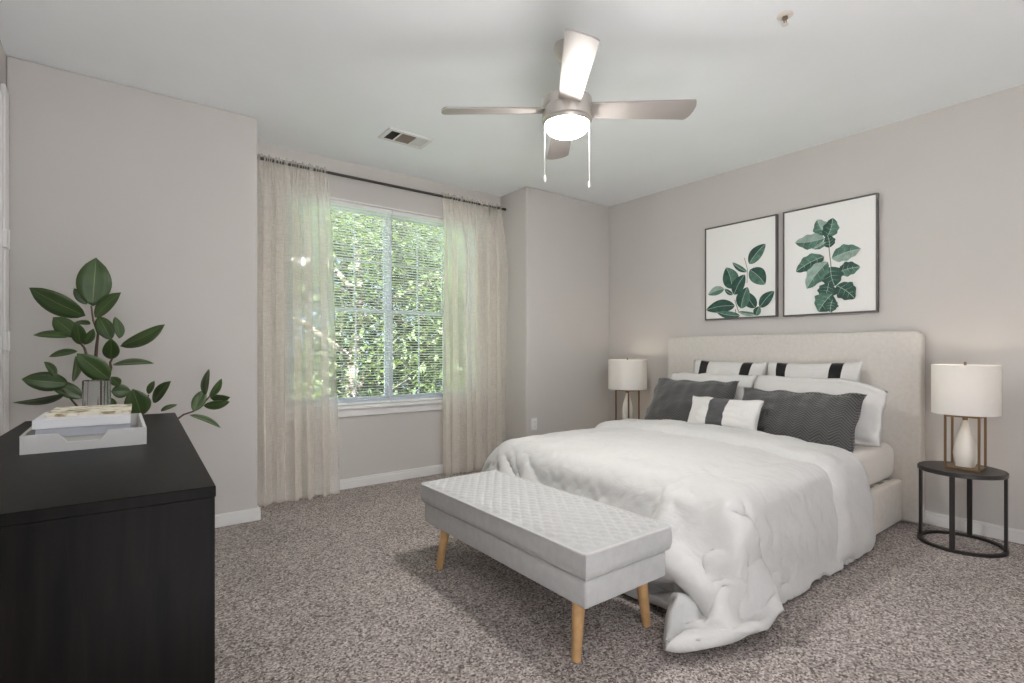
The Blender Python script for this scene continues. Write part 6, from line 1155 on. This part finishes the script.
LEAVES = [(-0.099, 3.315, 1.373, -0.085, 3.315, 1.616, 0.177), (-0.127, 3.327, 1.324, -0.333, 3.335, 1.449, 0.112), (-0.121, 3.325, 1.381, -0.17, 3.329, 1.458, 0.055), (-0.089, 3.298, 1.316, 0.013, 3.243, 1.442, 0.072), (-0.157, 3.309, 1.219, -0.249, 3.353, 1.313, 0.095), (-0.107, 3.277, 1.28, -0.171, 3.348, 1.292, 0.024), (-0.185, 3.285, 1.218, -0.315, 3.296, 1.224, 0.034), (-0.156, 3.304, 1.148, -0.26, 3.305, 1.122, 0.032), (-0.129, 3.283, 1.18, -0.093, 3.242, 1.258, 0.047), (-0.145, 3.325, 1.18, -0.157, 3.274, 1.289, 0.072), (-0.025, 3.28, 1.205, -0.076, 3.332, 1.327, 0.089), (0.007, 3.278, 1.213, -0.009, 3.336, 1.325, 0.052), (0.011, 3.278, 1.173, 0.201, 3.314, 1.291, 0.073), (-0.026, 3.322, 1.107, -0.025, 3.24, 1.212, 0.082), (-0.019, 3.283, 1.079, 0.151, 3.265, 1.085, 0.029), (-0.031, 3.202, 1.011, -0.151, 3.15, 1.137, 0.114), (-0.172, 3.328, 0.998, -0.161, 3.275, 1.125, 0.038), (-0.19, 3.311, 0.991, -0.356, 3.305, 1.017, 0.094), (-0.235, 3.326, 1.023, -0.274, 3.265, 1.098, 0.039), (-0.136, 3.328, 0.916, -0.264, 3.323, 1.001, 0.077), (-0.203, 3.288, 0.941, -0.39, 3.347, 0.906, 0.031), (-0.025, 3.28, 0.946, 0.055, 3.283, 0.945, 0.068), (0.009, 3.274, 0.977, -0.025, 3.257, 1.021, 0.052), (0.1, 3.306, 0.813, 0.062, 3.276, 0.955, 0.143), (0.149, 3.311, 0.877, 0.222, 3.24, 0.991, 0.061), (0.127, 3.289, 0.925, 0.153, 3.281, 0.993, 0.037), (0.183, 3.299, 0.83, 0.258, 3.338, 0.859, 0.024), (-0.013, 3.299, 0.855, -0.025, 3.278, 0.914, 0.029), (0.329, 3.293, 0.82, 0.388, 3.345, 0.932, 0.079), (0.389, 3.291, 0.908, 0.412, 3.377, 1.048, 0.045), (0.411, 3.341, 0.891, 0.473, 3.35, 0.992, 0.045), (0.414, 3.337, 0.886, 0.503, 3.262, 0.89, 0.043), (0.381, 3.325, 0.844, 0.507, 3.304, 0.861, 0.05), (0.311, 3.293, 0.802, 0.456, 3.261, 0.723, 0.028)]
def build_plant():
    px, py = -.06, 3.33
    rnd = random.Random(4)
    t = thing('rubber_plant', (px, py, 0), 'tall rubber plant with large glossy dark leaves between dresser and wall', 'plant')
    b = BM(); lathe(b, [(0, .0), (.13, .0), (.135, .01), (.165, .27), (.165, .28), (.15, .28), (.145, .24), (0, .24)], px, py, 40); obj('pot', b, mat('grey_pot', (150, 146, 140), rough=.6), t, smooth=True)
    b = BM(); lathe(b, [(0, .245), (.07, .25), (.146, .242), (.146, .238), (0, .238)], px, py, 28); obj('soil', b, mat('potting_soil', (60, 46, 38), rough=1, bump=1., bscale=60), t, smooth=True)
    bark = mat('plant_stem', (92, 74, 60), rough=.8, var=.2, vscale=30)
    main = [(px, py, .24), (-.08, py, .6), (-.05, 3.32, .9), (-.086, 3.32, 1.116), (-.083, 3.32, 1.173), (-.077, 3.32, 1.237), (-.096, 3.32, 1.301), (-.104, 3.32, 1.373)]
    br = [main, [(-.05, 3.32, .95), (-.026, 3.32, 1.066), (-.03, 3.32, 1.09), (-.019, 3.32, 1.116), (-.017, 3.32, 1.19)],
          [(-.07, 3.32, .9), (-.114, 3.32, 1.092), (-.13, 3.32, 1.164), (-.145, 3.32, 1.188), (-.157, 3.32, 1.22)],
          [(px, py, .5), (.08, 3.32, .62), (.19, 3.32, .745), (.249, 3.32, .774), (.286, 3.32, .803), (.331, 3.32, .817), (.375, 3.32, .85), (.41, 3.33, .895)],
          [(px, py, .55), (.04, 3.31, .72), (.10, 3.3, .82), (.13, 3.3, .92)], [(-.06, py, .6), (-.14, 3.32, .85), (-.21, 3.31, .96)]]
    for i, pts in enumerate(br):
        b = BM(); r0 = .011 if i == 0 else .007; tube(b, pts, [r0 + (.0035 - r0) * k / (len(pts) - 1) for k in range(len(pts))], 8); obj('stem', b, bark, t, smooth=True)
    lm = mat('rubber_leaf', (64, 86, 46), rough=.34, spec=.5, var=.22, vscale=9)
    rib = mat('leaf_midrib', (112, 128, 78), rough=.5)
    view = Vector((0, 0, EYE))
    for (ax, ay, az, bx, by, bz, w) in LEAVES:
        A, B = Vector((ax, ay, az)), Vector((bx, by, bz)); d = B - A; Ln = d.length; w *= 1 - .22 * abs(d.z) / Ln
        tw = max(w, .46 * Ln); ang = math.acos(min(1, w / tw)) * rnd.choice((1, -1)) * .97
        toc = (view - (A + B) / 2); toc -= d * toc.dot(d) / d.length_squared; toc.normalize()
        sd = d.cross(toc).normalized()
        R = Matrix.Rotation(ang, 3, d.normalized()); sd = R @ sd; nr = R @ toc
        b = BM(); n = 12; rows = []
        for k in range(n + 1):
            s = k / n; hw = tw / 2 * (math.sin(math.pi * s ** .9) ** .72 if 0 < s < 1 else 0) + .0008
            if s > .86: hw *= .86
            c = A + d * s + nr * (math.sin(math.pi * s) * .05 * Ln)
            rows.append([b.verts.new(c + sd * hw * q + nr * (abs(q) * hw * .16)) for q in (-1, -.5, -.03, .03, .5, 1)])
        for r0, r1 in zip(rows, rows[1:]):
            for q in range(5):
                f = b.faces.new((r0[q], r0[q + 1], r1[q + 1], r1[q])); f.material_index = 1 if q == 2 else 0
        o = obj('leaf', b, [lm, rib], t, smooth=True, auto=180, recalc=False)
        s = o.modifiers.new('thick', 'SOLIDIFY'); s.thickness = .0012

FANLIGHT = 38
LAMPW = .24
FOLD = (0, 12)
build_room(); build_window(); build_curtains(); build_bed(); build_duvet(); build_bench(); build_dresser()
build_nightstands(); build_pictures(); build_pillows(); build_plant(); build_fan(); build_outdoors()
